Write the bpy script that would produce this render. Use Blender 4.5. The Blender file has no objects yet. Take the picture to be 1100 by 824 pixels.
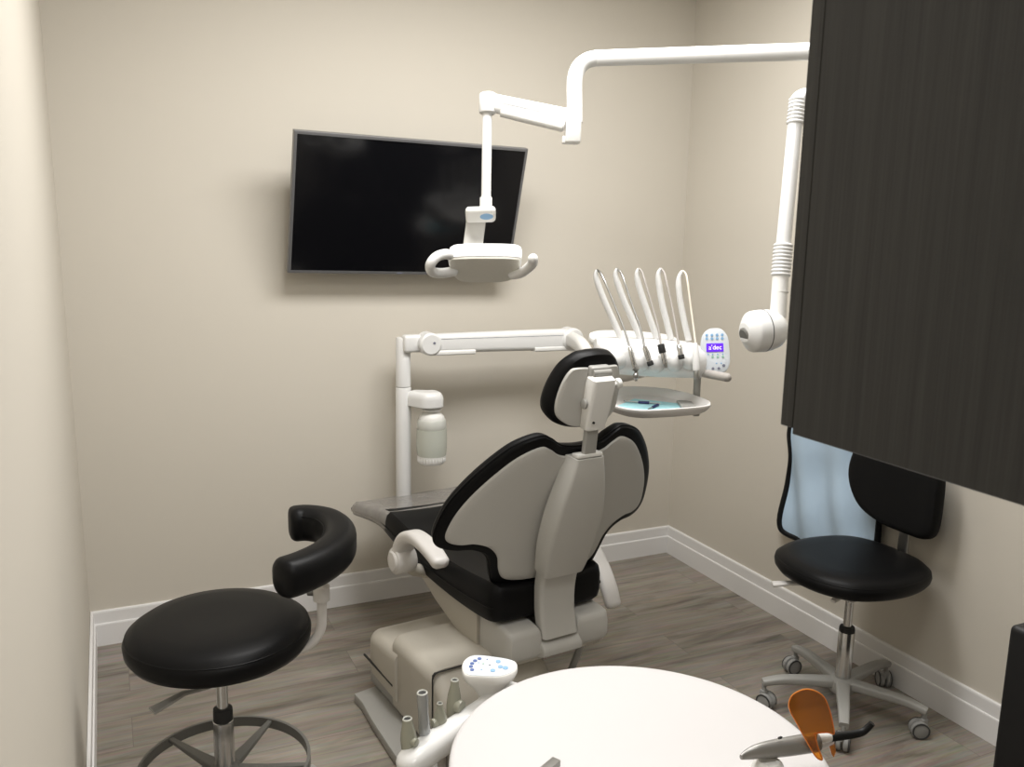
import bpy, bmesh, math, random
from mathutils import Vector, Matrix
random.seed(4)
scene = bpy.context.scene
COL = scene.collection
V3 = Vector
PI = math.pi

# ------------------------------------------------------------------ camera
FPX = 936.8115                       # focal length in pixels of the 1100 x 824 frame
RC = ((0.9069842729761798, -0.42071467287135115, 0.019460025683626776),
      (-0.05684533215765063, -0.16806904132467204, -0.9841348513085451),
      (0.41731059989623664, 0.8914886210008194, -0.1763516425789693))
EYE = V3((0, 0, 1.6))
cam_d = bpy.data.cameras.new('camera')
cam = bpy.data.objects.new('camera', cam_d)
COL.objects.link(cam)
r, d, f = (V3(v) for v in RC)
cam.matrix_world = Matrix.Translation(EYE) @ Matrix(((r.x, -d.x, -f.x), (r.y, -d.y, -f.y), (r.z, -d.z, -f.z))).to_4x4()
cam_d.sensor_width = 36
cam_d.lens = FPX / 1100 * 36
cam_d.clip_start = 0.01
cam_d.dof.use_dof = True
cam_d.dof.focus_distance = 2.4
cam_d.dof.aperture_fstop = 16
scene.camera = cam

def P(px, py, dist):
    """world point seen at a pixel of the photo, dist metres in front of the camera"""
    a, b = (px - 550) / FPX * dist, (py - 412) / FPX * dist
    return EYE + V3(RC[0]) * a + V3(RC[1]) * b + V3(RC[2]) * dist
SIDE = V3((0.9071, -0.4208, 0)).normalized()     # horizontal, to the right in the photo
AWAY = V3((0.4208, 0.9071, 0)).normalized()      # horizontal, away from the camera
UP = V3((0, 0, 1))

# ------------------------------------------------------------------ materials
def mat(name, col, rough=0.5, metal=0.0, spec=0.5, bump=0.0, bscale=60, var=0.0, coat=0.0, trans=0.0, alpha=1.0, emit=None, estr=0):
    m = bpy.data.materials.new(name)
    m.use_nodes = True
    nt = m.node_tree
    b = nt.nodes['Principled BSDF']
    b.inputs['Base Color'].default_value = (*col, 1)
    b.inputs['Roughness'].default_value = rough
    b.inputs['Metallic'].default_value = metal
    b.inputs['Specular IOR Level'].default_value = spec
    b.inputs['Coat Weight'].default_value = coat
    b.inputs['Transmission Weight'].default_value = trans
    b.inputs['Alpha'].default_value = alpha
    if emit:
        b.inputs['Emission Color'].default_value = (*emit, 1)
        b.inputs['Emission Strength'].default_value = estr
    if bump or var:
        tc = nt.nodes.new('ShaderNodeTexCoord')
        n = nt.nodes.new('ShaderNodeTexNoise')
        n.inputs['Scale'].default_value = bscale
        n.inputs['Detail'].default_value = 4
        nt.links.new(tc.outputs['Object'], n.inputs['Vector'])
        if bump:
            bp = nt.nodes.new('ShaderNodeBump')
            bp.inputs['Strength'].default_value = bump
            bp.inputs['Distance'].default_value = 0.002
            nt.links.new(n.outputs['Fac'], bp.inputs['Height'])
            nt.links.new(bp.outputs['Normal'], b.inputs['Normal'])
        if var:
            mx = nt.nodes.new('ShaderNodeMix')
            mx.data_type = 'RGBA'
            mx.inputs[6].default_value = (*[c * (1 - var) for c in col], 1)
            mx.inputs[7].default_value = (*[min(1, c * (1 + var)) for c in col], 1)
            nt.links.new(n.outputs['Fac'], mx.inputs[0])
            nt.links.new(mx.outputs[2], b.inputs['Base Color'])
    return m

M = {}
M['wall'] = mat('wall_paint', (0.575, 0.538, 0.470), 0.75, spec=0.25, bump=0.08, bscale=260)
M['ceil'] = mat('ceiling_paint', (0.78, 0.77, 0.74), 0.8)
M['trim'] = mat('trim_paint', (0.74, 0.73, 0.72), 0.4, bump=0.02, bscale=20)
M['black'] = mat('black_vinyl', (0.0045, 0.0045, 0.0048), 0.43, spec=0.14, bump=0.06, bscale=420)
M['blackfab'] = mat('black_upholstery', (0.006, 0.006, 0.0062), 0.6, spec=0.15, bump=0.15, bscale=500)
M['white'] = mat('white_enamel', (0.72, 0.72, 0.71), 0.3, coat=0.15, bump=0.01, bscale=30)
M['whitep'] = mat('white_plastic', (0.76, 0.755, 0.73), 0.42, bump=0.03, bscale=90)
M['shell'] = mat('warm_grey_plastic', (0.50, 0.492, 0.465), 0.45, bump=0.03, bscale=120)
M['beige'] = mat('beige_plastic', (0.47, 0.44, 0.38), 0.5, bump=0.05, bscale=120)
M['armp'] = mat('pale_armrest_plastic', (0.62, 0.60, 0.575), 0.4, bump=0.02, bscale=100)
M['greym'] = mat('grey_painted_metal', (0.33, 0.325, 0.305), 0.42, spec=0.5, bump=0.03, bscale=80)
M['dgreym'] = mat('dark_grey_painted_metal', (0.145, 0.142, 0.13), 0.45, bump=0.03, bscale=80)
M['chrome'] = mat('brushed_chrome', (0.64, 0.64, 0.63), 0.22, metal=1, bump=0.02, bscale=200)
M['steel'] = mat('satin_steel', (0.42, 0.42, 0.41), 0.3, metal=1, bump=0.02, bscale=200)
M['rubber'] = mat('black_rubber', (0.012, 0.012, 0.012), 0.6, bump=0.05, bscale=200)
M['caster'] = mat('caster_grey', (0.30, 0.30, 0.29), 0.45, bump=0.02, bscale=100)
M['casterd'] = mat('caster_tread', (0.06, 0.06, 0.06), 0.5, bump=0.02, bscale=100)
M['table'] = mat('white_laminate', (0.615, 0.60, 0.60), 0.35, bump=0.01, bscale=100)
M['screen'] = mat('screen_glass', (0.004, 0.004, 0.005), 0.12, spec=0.35, bump=0.004, bscale=3)
M['bezel'] = mat('grey_bezel', (0.17, 0.17, 0.175), 0.35, metal=0.5, bump=0.01, bscale=100)
M['blackp'] = mat('black_plastic', (0.007, 0.007, 0.0073), 0.5, spec=0.25, bump=0.05, bscale=200)
M['apron'] = mat('pale_blue_vinyl', (0.44, 0.57, 0.70), 0.42, var=0.10, bscale=7, bump=0.03)
M['lens'] = mat('lamp_lens', (0.74, 0.72, 0.66), 0.25, bump=0.35, bscale=120)
M['orange'] = mat('orange_acrylic', (0.70, 0.24, 0.015), 0.08, trans=0.9, alpha=1.0, bump=0.01, bscale=20)
M['clearp'] = mat('clear_plastic_sleeve', (0.20, 0.19, 0.18), 0.2, spec=0.8, bump=0.6, bscale=22, var=0.35)
M['olive'] = mat('olive_grey_resin', (0.30, 0.30, 0.24), 0.2, bump=0.02, bscale=60)
M['silver'] = mat('clear_grey_resin', (0.36, 0.37, 0.37), 0.16, metal=0.35, bump=0.02, bscale=60)
M['bottle'] = mat('frosted_bottle', (0.74, 0.75, 0.70), 0.3, trans=0.25, bump=0.02, bscale=60)
M['water'] = mat('bottle_water_band', (0.60, 0.62, 0.55), 0.25, trans=0.2, bump=0.02, bscale=60)
M['panel'] = mat('control_panel_white', (0.60, 0.64, 0.68), 0.35, bump=0.01, bscale=60)
M['bluedot'] = mat('blue_button', (0.07, 0.12, 0.32), 0.4, bump=0.01, bscale=60)
M['lbluedot'] = mat('light_blue_button', (0.22, 0.40, 0.62), 0.4, bump=0.01, bscale=60)
M['greydot'] = mat('grey_button', (0.16, 0.17, 0.22), 0.4, bump=0.01, bscale=60)
M['greendot'] = mat('green_button', (0.30, 0.50, 0.40), 0.4, bump=0.01, bscale=60)
M['purple'] = mat('purple_display', (0.10, 0.015, 0.55), 0.3, bump=0.005, bscale=40, emit=(0.10, 0.012, 0.62), estr=0.55)
M['glow'] = mat('display_lettering', (0.8, 0.75, 0.95), 0.4, bump=0.005, bscale=40, emit=(0.85, 0.78, 1.0), estr=0.6)
M['napkin'] = mat('aqua_paper', (0.42, 0.74, 0.80), 0.8, bump=0.1, bscale=300)
M['navy'] = mat('navy_plastic', (0.012, 0.02, 0.10), 0.35, bump=0.01, bscale=60)
M['gripg'] = mat('grey_grip', (0.36, 0.335, 0.31), 0.5, bump=0.03, bscale=100)
M['trayin'] = mat('tray_plastic', (0.74, 0.72, 0.70), 0.35, bump=0.01, bscale=60)
M['orangerim'] = mat('orange_acrylic_edge', (0.80, 0.27, 0.04), 0.25, bump=0.01, bscale=20)
M['cream'] = mat('cream_hose', (0.62, 0.57, 0.48), 0.4, bump=0.01, bscale=60)
M['metalgrey'] = mat('curing_body_metal', (0.27, 0.262, 0.245), 0.36, metal=0.45, bump=0.01, bscale=120)

def floor_material():
    m = bpy.data.materials.new('grey_oak_planks')
    m.use_nodes = True
    nt = m.node_tree; N = nt.nodes; L = nt.links
    b = N['Principled BSDF']
    tc = N.new('ShaderNodeTexCoord')
    br = N.new('ShaderNodeTexBrick')
    br.offset = 0.37
    br.inputs['Color1'].default_value = (0.0, 0.0, 0.0, 1)
    br.inputs['Color2'].default_value = (1, 1, 1, 1)
    br.inputs['Mortar'].default_value = (0.5, 0.5, 0.5, 1)
    br.inputs['Scale'].default_value = 1
    br.inputs['Mortar Size'].default_value = 0.0009
    br.inputs['Mortar Smooth'].default_value = 0.1
    br.inputs['Brick Width'].default_value = 1.2
    br.inputs['Row Height'].default_value = 0.18
    L.new(tc.outputs['Object'], br.inputs['Vector'])
    sep = N.new('ShaderNodeSeparateColor'); L.new(br.outputs['Color'], sep.inputs[0])
    # shift the grain per plank
    mul = N.new('ShaderNodeVectorMath'); mul.operation = 'SCALE'; mul.inputs[3].default_value = 7.3
    L.new(br.outputs['Color'], mul.inputs[0])
    add = N.new('ShaderNodeVectorMath'); add.operation = 'ADD'
    L.new(tc.outputs['Object'], add.inputs[0]); L.new(mul.outputs[0], add.inputs[1])
    mp = N.new('ShaderNodeMapping'); mp.inputs['Scale'].default_value = (1.3, 9.5, 1)
    L.new(add.outputs[0], mp.inputs['Vector'])
    n1 = N.new('ShaderNodeTexNoise'); n1.inputs['Scale'].default_value = 1.6; n1.inputs['Detail'].default_value = 7; n1.inputs['Roughness'].default_value = 0.62
    n1.inputs['Distortion'].default_value = 0.6
    L.new(mp.outputs[0], n1.inputs['Vector'])
    mp2 = N.new('ShaderNodeMapping'); mp2.inputs['Scale'].default_value = (4, 110, 1)
    L.new(add.outputs[0], mp2.inputs['Vector'])
    n2 = N.new('ShaderNodeTexNoise'); n2.inputs['Scale'].default_value = 1.5; n2.inputs['Detail'].default_value = 3
    L.new(mp2.outputs[0], n2.inputs['Vector'])
    cr = N.new('ShaderNodeValToRGB')
    e = cr.color_ramp.elements
    e[0].position = 0.30; e[0].color = (0.112, 0.094, 0.076, 1)
    e[1].position = 0.66; e[1].color = (0.31, 0.278, 0.238, 1)
    k = e.new(0.46); k.color = (0.225, 0.198, 0.166, 1)
    L.new(n1.outputs['Fac'], cr.inputs[0])
    mx = N.new('ShaderNodeMix'); mx.data_type = 'RGBA'; mx.blend_type = 'OVERLAY'; mx.inputs[0].default_value = 0.35
    L.new(cr.outputs[0], mx.inputs[6]); L.new(n2.outputs['Color'], mx.inputs[7])
    mr = N.new('ShaderNodeMapRange'); mr.inputs[3].default_value = 0.86; mr.inputs[4].default_value = 1.06
    L.new(sep.outputs[0], mr.inputs[0])
    m2 = N.new('ShaderNodeVectorMath'); m2.operation = 'SCALE'
    L.new(mx.outputs[2], m2.inputs[0]); L.new(mr.outputs[0], m2.inputs[3])
    m3 = N.new('ShaderNodeMix'); m3.data_type = 'RGBA'; m3.inputs[7].default_value = (0.13, 0.112, 0.094, 1)
    L.new(br.outputs['Fac'], m3.inputs[0]); L.new(m2.outputs[0], m3.inputs[6])
    L.new(m3.outputs[2], b.inputs['Base Color'])
    b.inputs['Roughness'].default_value = 0.42
    b.inputs['Specular IOR Level'].default_value = 0.35
    bp = N.new('ShaderNodeBump'); bp.inputs['Strength'].default_value = 0.12; bp.inputs['Distance'].default_value = 0.002
    L.new(n1.outputs['Fac'], bp.inputs['Height']); L.new(bp.outputs['Normal'], b.inputs['Normal'])
    return m
M['floor'] = floor_material()

def dark_wood():
    m = bpy.data.materials.new('dark_wood_laminate')
    m.use_nodes = True
    nt = m.node_tree; N = nt.nodes; L = nt.links
    b = N['Principled BSDF']
    tc = N.new('ShaderNodeTexCoord')
    mp = N.new('ShaderNodeMapping'); mp.inputs['Scale'].default_value = (60, 60, 1.2)
    L.new(tc.outputs['Object'], mp.inputs['Vector'])
    n = N.new('ShaderNodeTexNoise'); n.inputs['Scale'].default_value = 1.5; n.inputs['Detail'].default_value = 5; n.inputs['Roughness'].default_value = 0.6
    L.new(mp.outputs[0], n.inputs['Vector'])
    mp2 = N.new('ShaderNodeMapping'); mp2.inputs['Scale'].default_value = (400, 400, 9)
    L.new(tc.outputs['Object'], mp2.inputs['Vector'])
    n2 = N.new('ShaderNodeTexNoise'); n2.inputs['Scale'].default_value = 1.0; n2.inputs['Detail'].default_value = 2
    L.new(mp2.outputs[0], n2.inputs['Vector'])
    ad = N.new('ShaderNodeMath'); ad.operation = 'MULTIPLY_ADD'; ad.inputs[1].default_value = 0.45
    L.new(n2.outputs['Fac'], ad.inputs[0]); L.new(n.outputs['Fac'], ad.inputs[2])
    cr = N.new('ShaderNodeValToRGB')
    e = cr.color_ramp.elements
    e[0].position = 0.48; e[0].color = (0.017, 0.017, 0.0168, 1)
    e[1].position = 0.95; e[1].color = (0.034, 0.0337, 0.0325, 1)
    L.new(ad.outputs[0], cr.inputs[0])
    L.new(cr.outputs[0], b.inputs['Base Color'])
    b.inputs['Roughness'].default_value = 0.5
    b.inputs['Specular IOR Level'].default_value = 0.35
    bp = N.new('ShaderNodeBump'); bp.inputs['Strength'].default_value = 0.25; bp.inputs['Distance'].default_value = 0.001
    L.new(ad.outputs[0], bp.inputs['Height']); L.new(bp.outputs['Normal'], b.inputs['Normal'])
    return m
M['wood'] = dark_wood()

# ------------------------------------------------------------------ object helpers
def thing(name, label, cat, loc=(0, 0, 0), rotz=0.0, group=None):
    o = bpy.data.objects.new(name, None)
    COL.objects.link(o)
    o.location = loc
    o.rotation_euler = (0, 0, rotz)
    o.empty_display_size = 0.05
    o['label'] = label
    o['category'] = cat
    if group: o['group'] = group
    return o

def root_of(o):
    while o.parent: o = o.parent
    return o

def obj(name, bm, m, parent=None, sharp=38, smooth=True, local=False, label=None):
    """link bm as ONE mesh object. Unless local, bm is in world coordinates and is moved into the frame of its thing."""
    if parent is not None and not local:
        r_ = root_of(parent)
        mw = Matrix.Translation(r_.location) @ r_.rotation_euler.to_matrix().to_4x4()
        bm.transform(mw.inverted())
    bmesh.ops.recalc_face_normals(bm, faces=bm.faces)
    me = bpy.data.meshes.new(name)
    for f_ in bm.faces: f_.smooth = smooth
    bm.to_mesh(me)
    bm.free()
    if smooth: me.set_sharp_from_angle(angle=math.radians(sharp))
    me.materials.append(m)
    o = bpy.data.objects.new(name, me)
    COL.objects.link(o)
    if parent is not None: o.parent = parent
    if label: o['label'] = label
    return o

def struct(name, bm, m):
    o = obj(name, bm, m, smooth=False)
    o['kind'] = 'structure'
    return o

def tag(o, label, cat, group=None):
    o['label'] = label; o['category'] = cat
    if group: o['group'] = group
    return o

def NB(): return bmesh.new()

def merge(bm, tmp):
    me = bpy.data.meshes.new('tmp'); tmp.to_mesh(me); tmp.free()
    bm.from_mesh(me); bpy.data.meshes.remove(me)

def basis(o, x, y, z):
    return Matrix(((x[0], y[0], z[0], o[0]), (x[1], y[1], z[1], o[1]), (x[2], y[2], z[2], o[2]), (0, 0, 0, 1)))

def box(bm, c, size, bev=0.0, seg=3, mtx=None):
    t = NB()
    bmesh.ops.create_cube(t, size=1)
    for v in t.verts: v.co = V3((v.co.x * size[0], v.co.y * size[1], v.co.z * size[2]))
    if bev > 0: bmesh.ops.bevel(t, geom=list(t.edges), offset=bev, segments=seg, profile=0.5, affect='EDGES')
    mm = Matrix.Translation(V3(c)) if mtx is None else mtx @ Matrix.Translation(V3(c))
    t.transform(mm)
    merge(bm, t)
    return bm

def cat(pts, n=8, closed=False):
    """Catmull-Rom through pts (tuples of any length)"""
    out = []
    k = len(pts)
    rng = range(k) if closed else range(k - 1)
    for i in rng:
        if closed:
            p0, p1, p2, p3 = pts[(i - 1) % k], pts[i], pts[(i + 1) % k], pts[(i + 2) % k]
        else:
            p0, p1, p2, p3 = pts[max(i - 1, 0)], pts[i], pts[i + 1], pts[min(i + 2, k - 1)]
        for j in range(n):
            t = j / n
            out.append(tuple(0.5 * (2 * b + (c - a) * t + (2 * a - 5 * b + 4 * c - d_) * t * t + (3 * b - a - 3 * c + d_) * t ** 3)
                             for a, b, c, d_ in zip(p0, p1, p2, p3)))
    if not closed: out.append(tuple(pts[-1]))
    return out

def rings(bm, secs, cap0=True, cap1=True, closed=False):
    """loft a list of closed sections (same count)"""
    vs = [[bm.verts.new(p) for p in s] for s in secs]
    n = len(vs[0])
    K = len(vs)
    for a in range(K if closed else K - 1):
        A, B = vs[a], vs[(a + 1) % K]
        for i in range(n):
            bm.faces.new((A[i], A[(i + 1) % n], B[(i + 1) % n], B[i]))
    if not closed:
        if cap0: bm.faces.new(vs[0][::-1])
        if cap1: bm.faces.new(vs[-1])
    return bm

def tube(bm, pts, rad, seg=16, closed=False, up=None, sec=None, rnd=False):
    """sweep a round (or custom 2-D) section along pts; rad a number or one per point"""
    pts = [V3(p) for p in pts]
    n = len(pts)
    rads = [rad] * n if isinstance(rad, (int, float)) else list(rad)
    if rnd and not closed:            # hemispherical ends
        t0 = (pts[0] - pts[1]).normalized(); t1 = (pts[-1] - pts[-2]).normalized()
        a, b = [], []
        for k in range(5):
            th = k / 5 * PI / 2
            a.append((pts[0] + t0 * rads[0] * math.cos(th), rads[0] * math.sin(th) + 1e-4))
            b.append((pts[-1] + t1 * rads[-1] * math.cos(PI / 2 - (k + 1) / 5 * PI / 2 * 0.999) * 1, rads[-1] * math.cos((k + 1) / 5 * PI / 2) + 1e-4))
        b = [(pts[-1] + t1 * rads[-1] * math.sin((k + 1) / 5 * PI / 2), rads[-1] * math.cos((k + 1) / 5 * PI / 2) + 1e-4) for k in range(5)]
        pts = [q[0] for q in a] + pts + [q[0] for q in b]
        rads = [q[1] for q in a] + rads + [q[1] for q in b]
        n = len(pts)
    tang = []
    for i in range(n):
        if closed: t = pts[(i + 1) % n] - pts[(i - 1) % n]
        else: t = pts[min(i + 1, n - 1)] - pts[max(i - 1, 0)]
        tang.append(t.normalized())
    x = V3(up) if up is not None else (V3((0, 0, 1)) if abs(tang[0].z) < 0.9 else V3((1, 0, 0)))
    secs = []
    for i in range(n):
        t = tang[i]
        if up is not None: x = V3(up)
        x = (x - t * x.dot(t)).normalized()
        y = t.cross(x)
        if sec is None:
            secs.append([pts[i] + (x * math.cos(2 * PI * k / seg) + y * math.sin(2 * PI * k / seg)) * rads[i] for k in range(seg)])
        else:
            s = sec(i / (n - 1)) if callable(sec) else sec
            secs.append([pts[i] + (x * q[1] + y * q[0]) * rads[i] for q in s])
    return rings(bm, secs, closed=closed)

def lathe(bm, prof, o=(0, 0, 0), axis=(0, 0, 1), seg=32, ref=None, hollow=False):
    """revolve (radius, height) about axis through o"""
    z = V3(axis).normalized()
    x = V3(ref) if ref is not None else (V3((1, 0, 0)) if abs(z.x) < 0.9 else V3((0, 1, 0)))
    x = (x - z * x.dot(z)).normalized(); y = z.cross(x)
    o = V3(o)
    secs = []
    for r_, h in prof:
        r_ = max(r_, 1e-5)
        secs.append([o + z * h + (x * math.cos(2 * PI * k / seg) + y * math.sin(2 * PI * k / seg)) * r_ for k in range(seg)])
    return rings(bm, secs, closed=hollow)

def cyl(bm, a, b, r_, seg=24, bev=0.0):
    a, b = V3(a), V3(b); L_ = (b - a).length
    pr = [(r_, 0), (r_, L_)] if bev <= 0 else [(r_ - bev, 0), (r_ - bev * .3, bev * .3), (r_, bev), (r_, L_ - bev), (r_ - bev * .3, L_ - bev * .3), (r_ - bev, L_)]
    return lathe(bm, pr, a, b - a, seg)

def ball(bm, c, radii, mtx=None, u=24, v=14):
    t = NB()
    bmesh.ops.create_uvsphere(t, u_segments=u, v_segments=v, radius=1)
    for q in t.verts: q.co = V3((q.co.x * radii[0], q.co.y * radii[1], q.co.z * radii[2]))
    t.transform((mtx if mtx is not None else Matrix.Identity(4)) @ Matrix.Translation(V3(c)))
    merge(bm, t)
    return bm

def rrect(w, h, r_, n=6):
    out = []
    for cx, cy, a0 in ((w / 2 - r_, h / 2 - r_, 0), (-w / 2 + r_, h / 2 - r_, 90), (-w / 2 + r_, -h / 2 + r_, 180), (w / 2 - r_, -h / 2 + r_, 270)):
        for k in range(n + 1):
            a = math.radians(a0 + 90 * k / n)
            out.append((cx + r_ * math.cos(a), cy + r_ * math.sin(a)))
    return out

def slab(bm, outline, center, prof, fn, inner=(0.9, 0.75, 0.55, 0.3)):
    """star-shaped plate: outline (u,v); prof = [(scale, n) ...] from back face edge to front face edge; fn(u,v,n)->point.
    Faces of the plate are filled with concentric rings so that they follow a curved surface."""
    cu, cv = center
    def ring(s, n): return [fn(cu + (u - cu) * s, cv + (v - cv) * s, n) for u, v in outline]
    s0, n0 = prof[0]; s1, n1 = prof[-1]
    secs = [ring(s0 * k, n0) for k in (0.02,) + tuple(reversed(inner))] + [ring(s, n) for s, n in prof] + [ring(s1 * k, n1) for k in inner + (0.02,)]
    return rings(bm, secs)

def plate(bm, outline, mtx, t, bev=0.002, center=(0, 0)):
    """flat plate with softened rims, thickness t along +z of mtx"""
    cu, cv = center
    rr = max(max(abs(u - cu), abs(v - cv)) for u, v in outline)
    k = 1 - bev / rr
    k2 = 1 - 0.3 * bev / rr
    return slab(bm, outline, center, [(k, 0), (k2, bev * .3), (1, bev), (1, t - bev), (k2, t - bev * .3), (k, t)], lambda u, v, n: mtx @ V3((u, v, n)), inner=(0.5,))

# ------------------------------------------------------------------ room
XL, XR, YB, H = -0.1186, 2.5097, 3.4669, 2.75
YN = 0.22          # wall with the upper cabinet, right of the doorway
def quad_prism(bm, pts, dirv):
    a = [bm.verts.new(p) for p in pts]; b = [bm.verts.new(V3(p) + V3(dirv)) for p in pts]
    n = len(pts)
    bm.faces.new(a); bm.faces.new(b[::-1])
    for i in range(n): bm.faces.new((a[i], b[i], b[(i + 1) % n], a[(i + 1) % n]))
    return bm
Y0 = -1.5
b = NB(); box(b, ((XL + XR) / 2, (YB + Y0) / 2, -0.05), (XR - XL + 0.4, YB - Y0 + 0.4, 0.1)); struct('floor', b, M['floor'])
b = NB(); box(b, ((XL + XR) / 2, (YB + Y0) / 2, H + 0.05), (XR - XL + 0.4, YB - Y0 + 0.4, 0.1)); struct('ceiling', b, M['ceil'])
b = NB(); box(b, ((XL + XR) / 2, YB + 0.06, H / 2), (XR - XL + 0.24, 0.12, H)); struct('wall_back', b, M['wall'])
b = NB(); box(b, (XR + 0.06, (YB + YN) / 2, H / 2), (0.12, YB - YN, H)); struct('wall_right', b, M['wall'])
b = NB()
quad_prism(b, [(XL, Y0, 0), (XL, YB, 0), (XL - 0.03, YB, H), (XL - 0.03, Y0, H)], (-0.12, 0, 0)); struct('wall_left', b, M['wall'])
b = NB(); box(b, ((0.68 + XR) / 2 + 0.06, YN - 0.06, H / 2), (XR - 0.68 + 0.12, 0.12, H)); struct('wall_front', b, M['wall'])
b = NB(); box(b, ((XL + XR) / 2, Y0 - 0.06, H / 2), (XR - XL + 0.24, 0.12, H)); struct('wall_hall', b, M['wall'])
b = NB(); box(b, (XR + 0.06, (Y0 + YN - 0.12) / 2, H / 2), (0.12, YN - 0.12 - Y0, H)); struct('wall_hall_right', b, M['wall'])

BH = 0.1373
BPROF = [(0, 0), (0.016, 0), (0.016, 0.083), (0.0145, 0.0875), (0.0105, 0.0885), (0.0105, 0.130), (0.009, 0.1355), (0.006, BH), (0, BH)]
def baseboard(name, a, b_, nrm, m0=0.0, m1=0.0):
    """profile swept from a to b_ along the wall; m0/m1 mitre the ends"""
    a, b_, nrm = V3(a), V3(b_), V3(nrm)
    dr = (b_ - a).normalized()
    bm = NB()
    s0 = [a + nrm * t + UP * z + dr * t * m0 for t, z in BPROF]
    s1 = [b_ + nrm * t + UP * z - dr * t * m1 for t, z in BPROF]
    rings(bm, [s0, s1])
    struct(name, bm, M['trim'])
baseboard('baseboard_back', (XL, YB, 0), (XR, YB, 0), (0, -1, 0), 1, 1)
baseboard('baseboard_right', (XR, YB, 0), (XR, YN, 0), (-1, 0, 0), 1, 0)
baseboard('baseboard_left', (XL, YB, 0), (XL, Y0, 0), (1, 0, 0), 1, 0)

# ------------------------------------------------------------------ television
def television():
    TL, TR, BL = V3((0.639, 3.220, 1.922)), V3((1.559, 3.220, 1.907)), V3((0.630, 3.366, 1.413))
    ex = (TR - TL).normalized(); w = (TR - TL).length
    dn = BL - TL; dn = (dn - ex * dn.dot(ex)); h = dn.length; ey = -dn.normalized()
    ez = ex.cross(ey)                       # towards the viewer
    c = TL + ex * w / 2 - ey * h / 2
    mt = basis(c, ex, ey, ez)
    t = thing('television', 'large flat black television with thin grey bezel, tilted forward on the back wall', 'television', (c.x, YB - 0.01, c.z - h / 2))
    bm = NB()
    fw = 0.011
    # frame of four mitred bars, joined in one ring
    secs = []
    oc = [(w / 2, h / 2), (-w / 2, h / 2), (-w / 2, -h / 2), (w / 2, -h / 2)]
    for x, y in oc:
        sx, sy = math.copysign(1, x), math.copysign(1, y)
        bw = fw if y > 0 else fw
        secs.append([mt @ V3(q) for q in ((x, y, -0.028), (x, y, -0.002), (x - sx * .002, y - sy * .002, 0), (x - sx * bw, y - sy * bw, 0), (x - sx * bw, y - sy * bw, -0.028))])
    rings(bm, secs, closed=True)
    fr = obj('bezel', bm, M['bezel'], t)
    bm = NB(); box(bm, (0, 0, -0.006), (w - 2 * fw + .001, h - 2 * fw + .001, 0.006), mtx=mt); obj('screen', bm, M['screen'], t)
    bm = NB()
    box(bm, (0, 0, -0.020), (w - .012, h - .012, 0.015), mtx=mt)
    box(bm, (0, -0.05, -0.040), (w * .72, h * .62, 0.03), 0.008, mtx=mt); obj('rear_housing', bm, M['blackp'], t)
    bm = NB(); box(bm, (-0.02, -h / 2 + fw / 2, 0.0006), (0.022, 0.005, 0.0012), mtx=mt); obj('brand_mark', bm, M['greydot'], fr)
    bm = NB()
    cw = mt @ V3((0, 0, -0.05))
    box(bm, (cw.x, YB - 0.008, cw.z), (0.42, 0.014, 0.22), 0.003)
    for s in (-1, 1):
        quad_prism(bm, [(cw.x + s * .14, YB - .012, cw.z + .11), (cw.x + s * .14, cw.y - .065 + .0, cw.z + .13), (cw.x + s * .14, cw.y + .035, cw.z - .12), (cw.x + s * .14, YB - .012, cw.z - .10)], (0.012, 0, 0))
    obj('wall_mount', bm, M['blackp'], t, smooth=False)
television()

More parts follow.
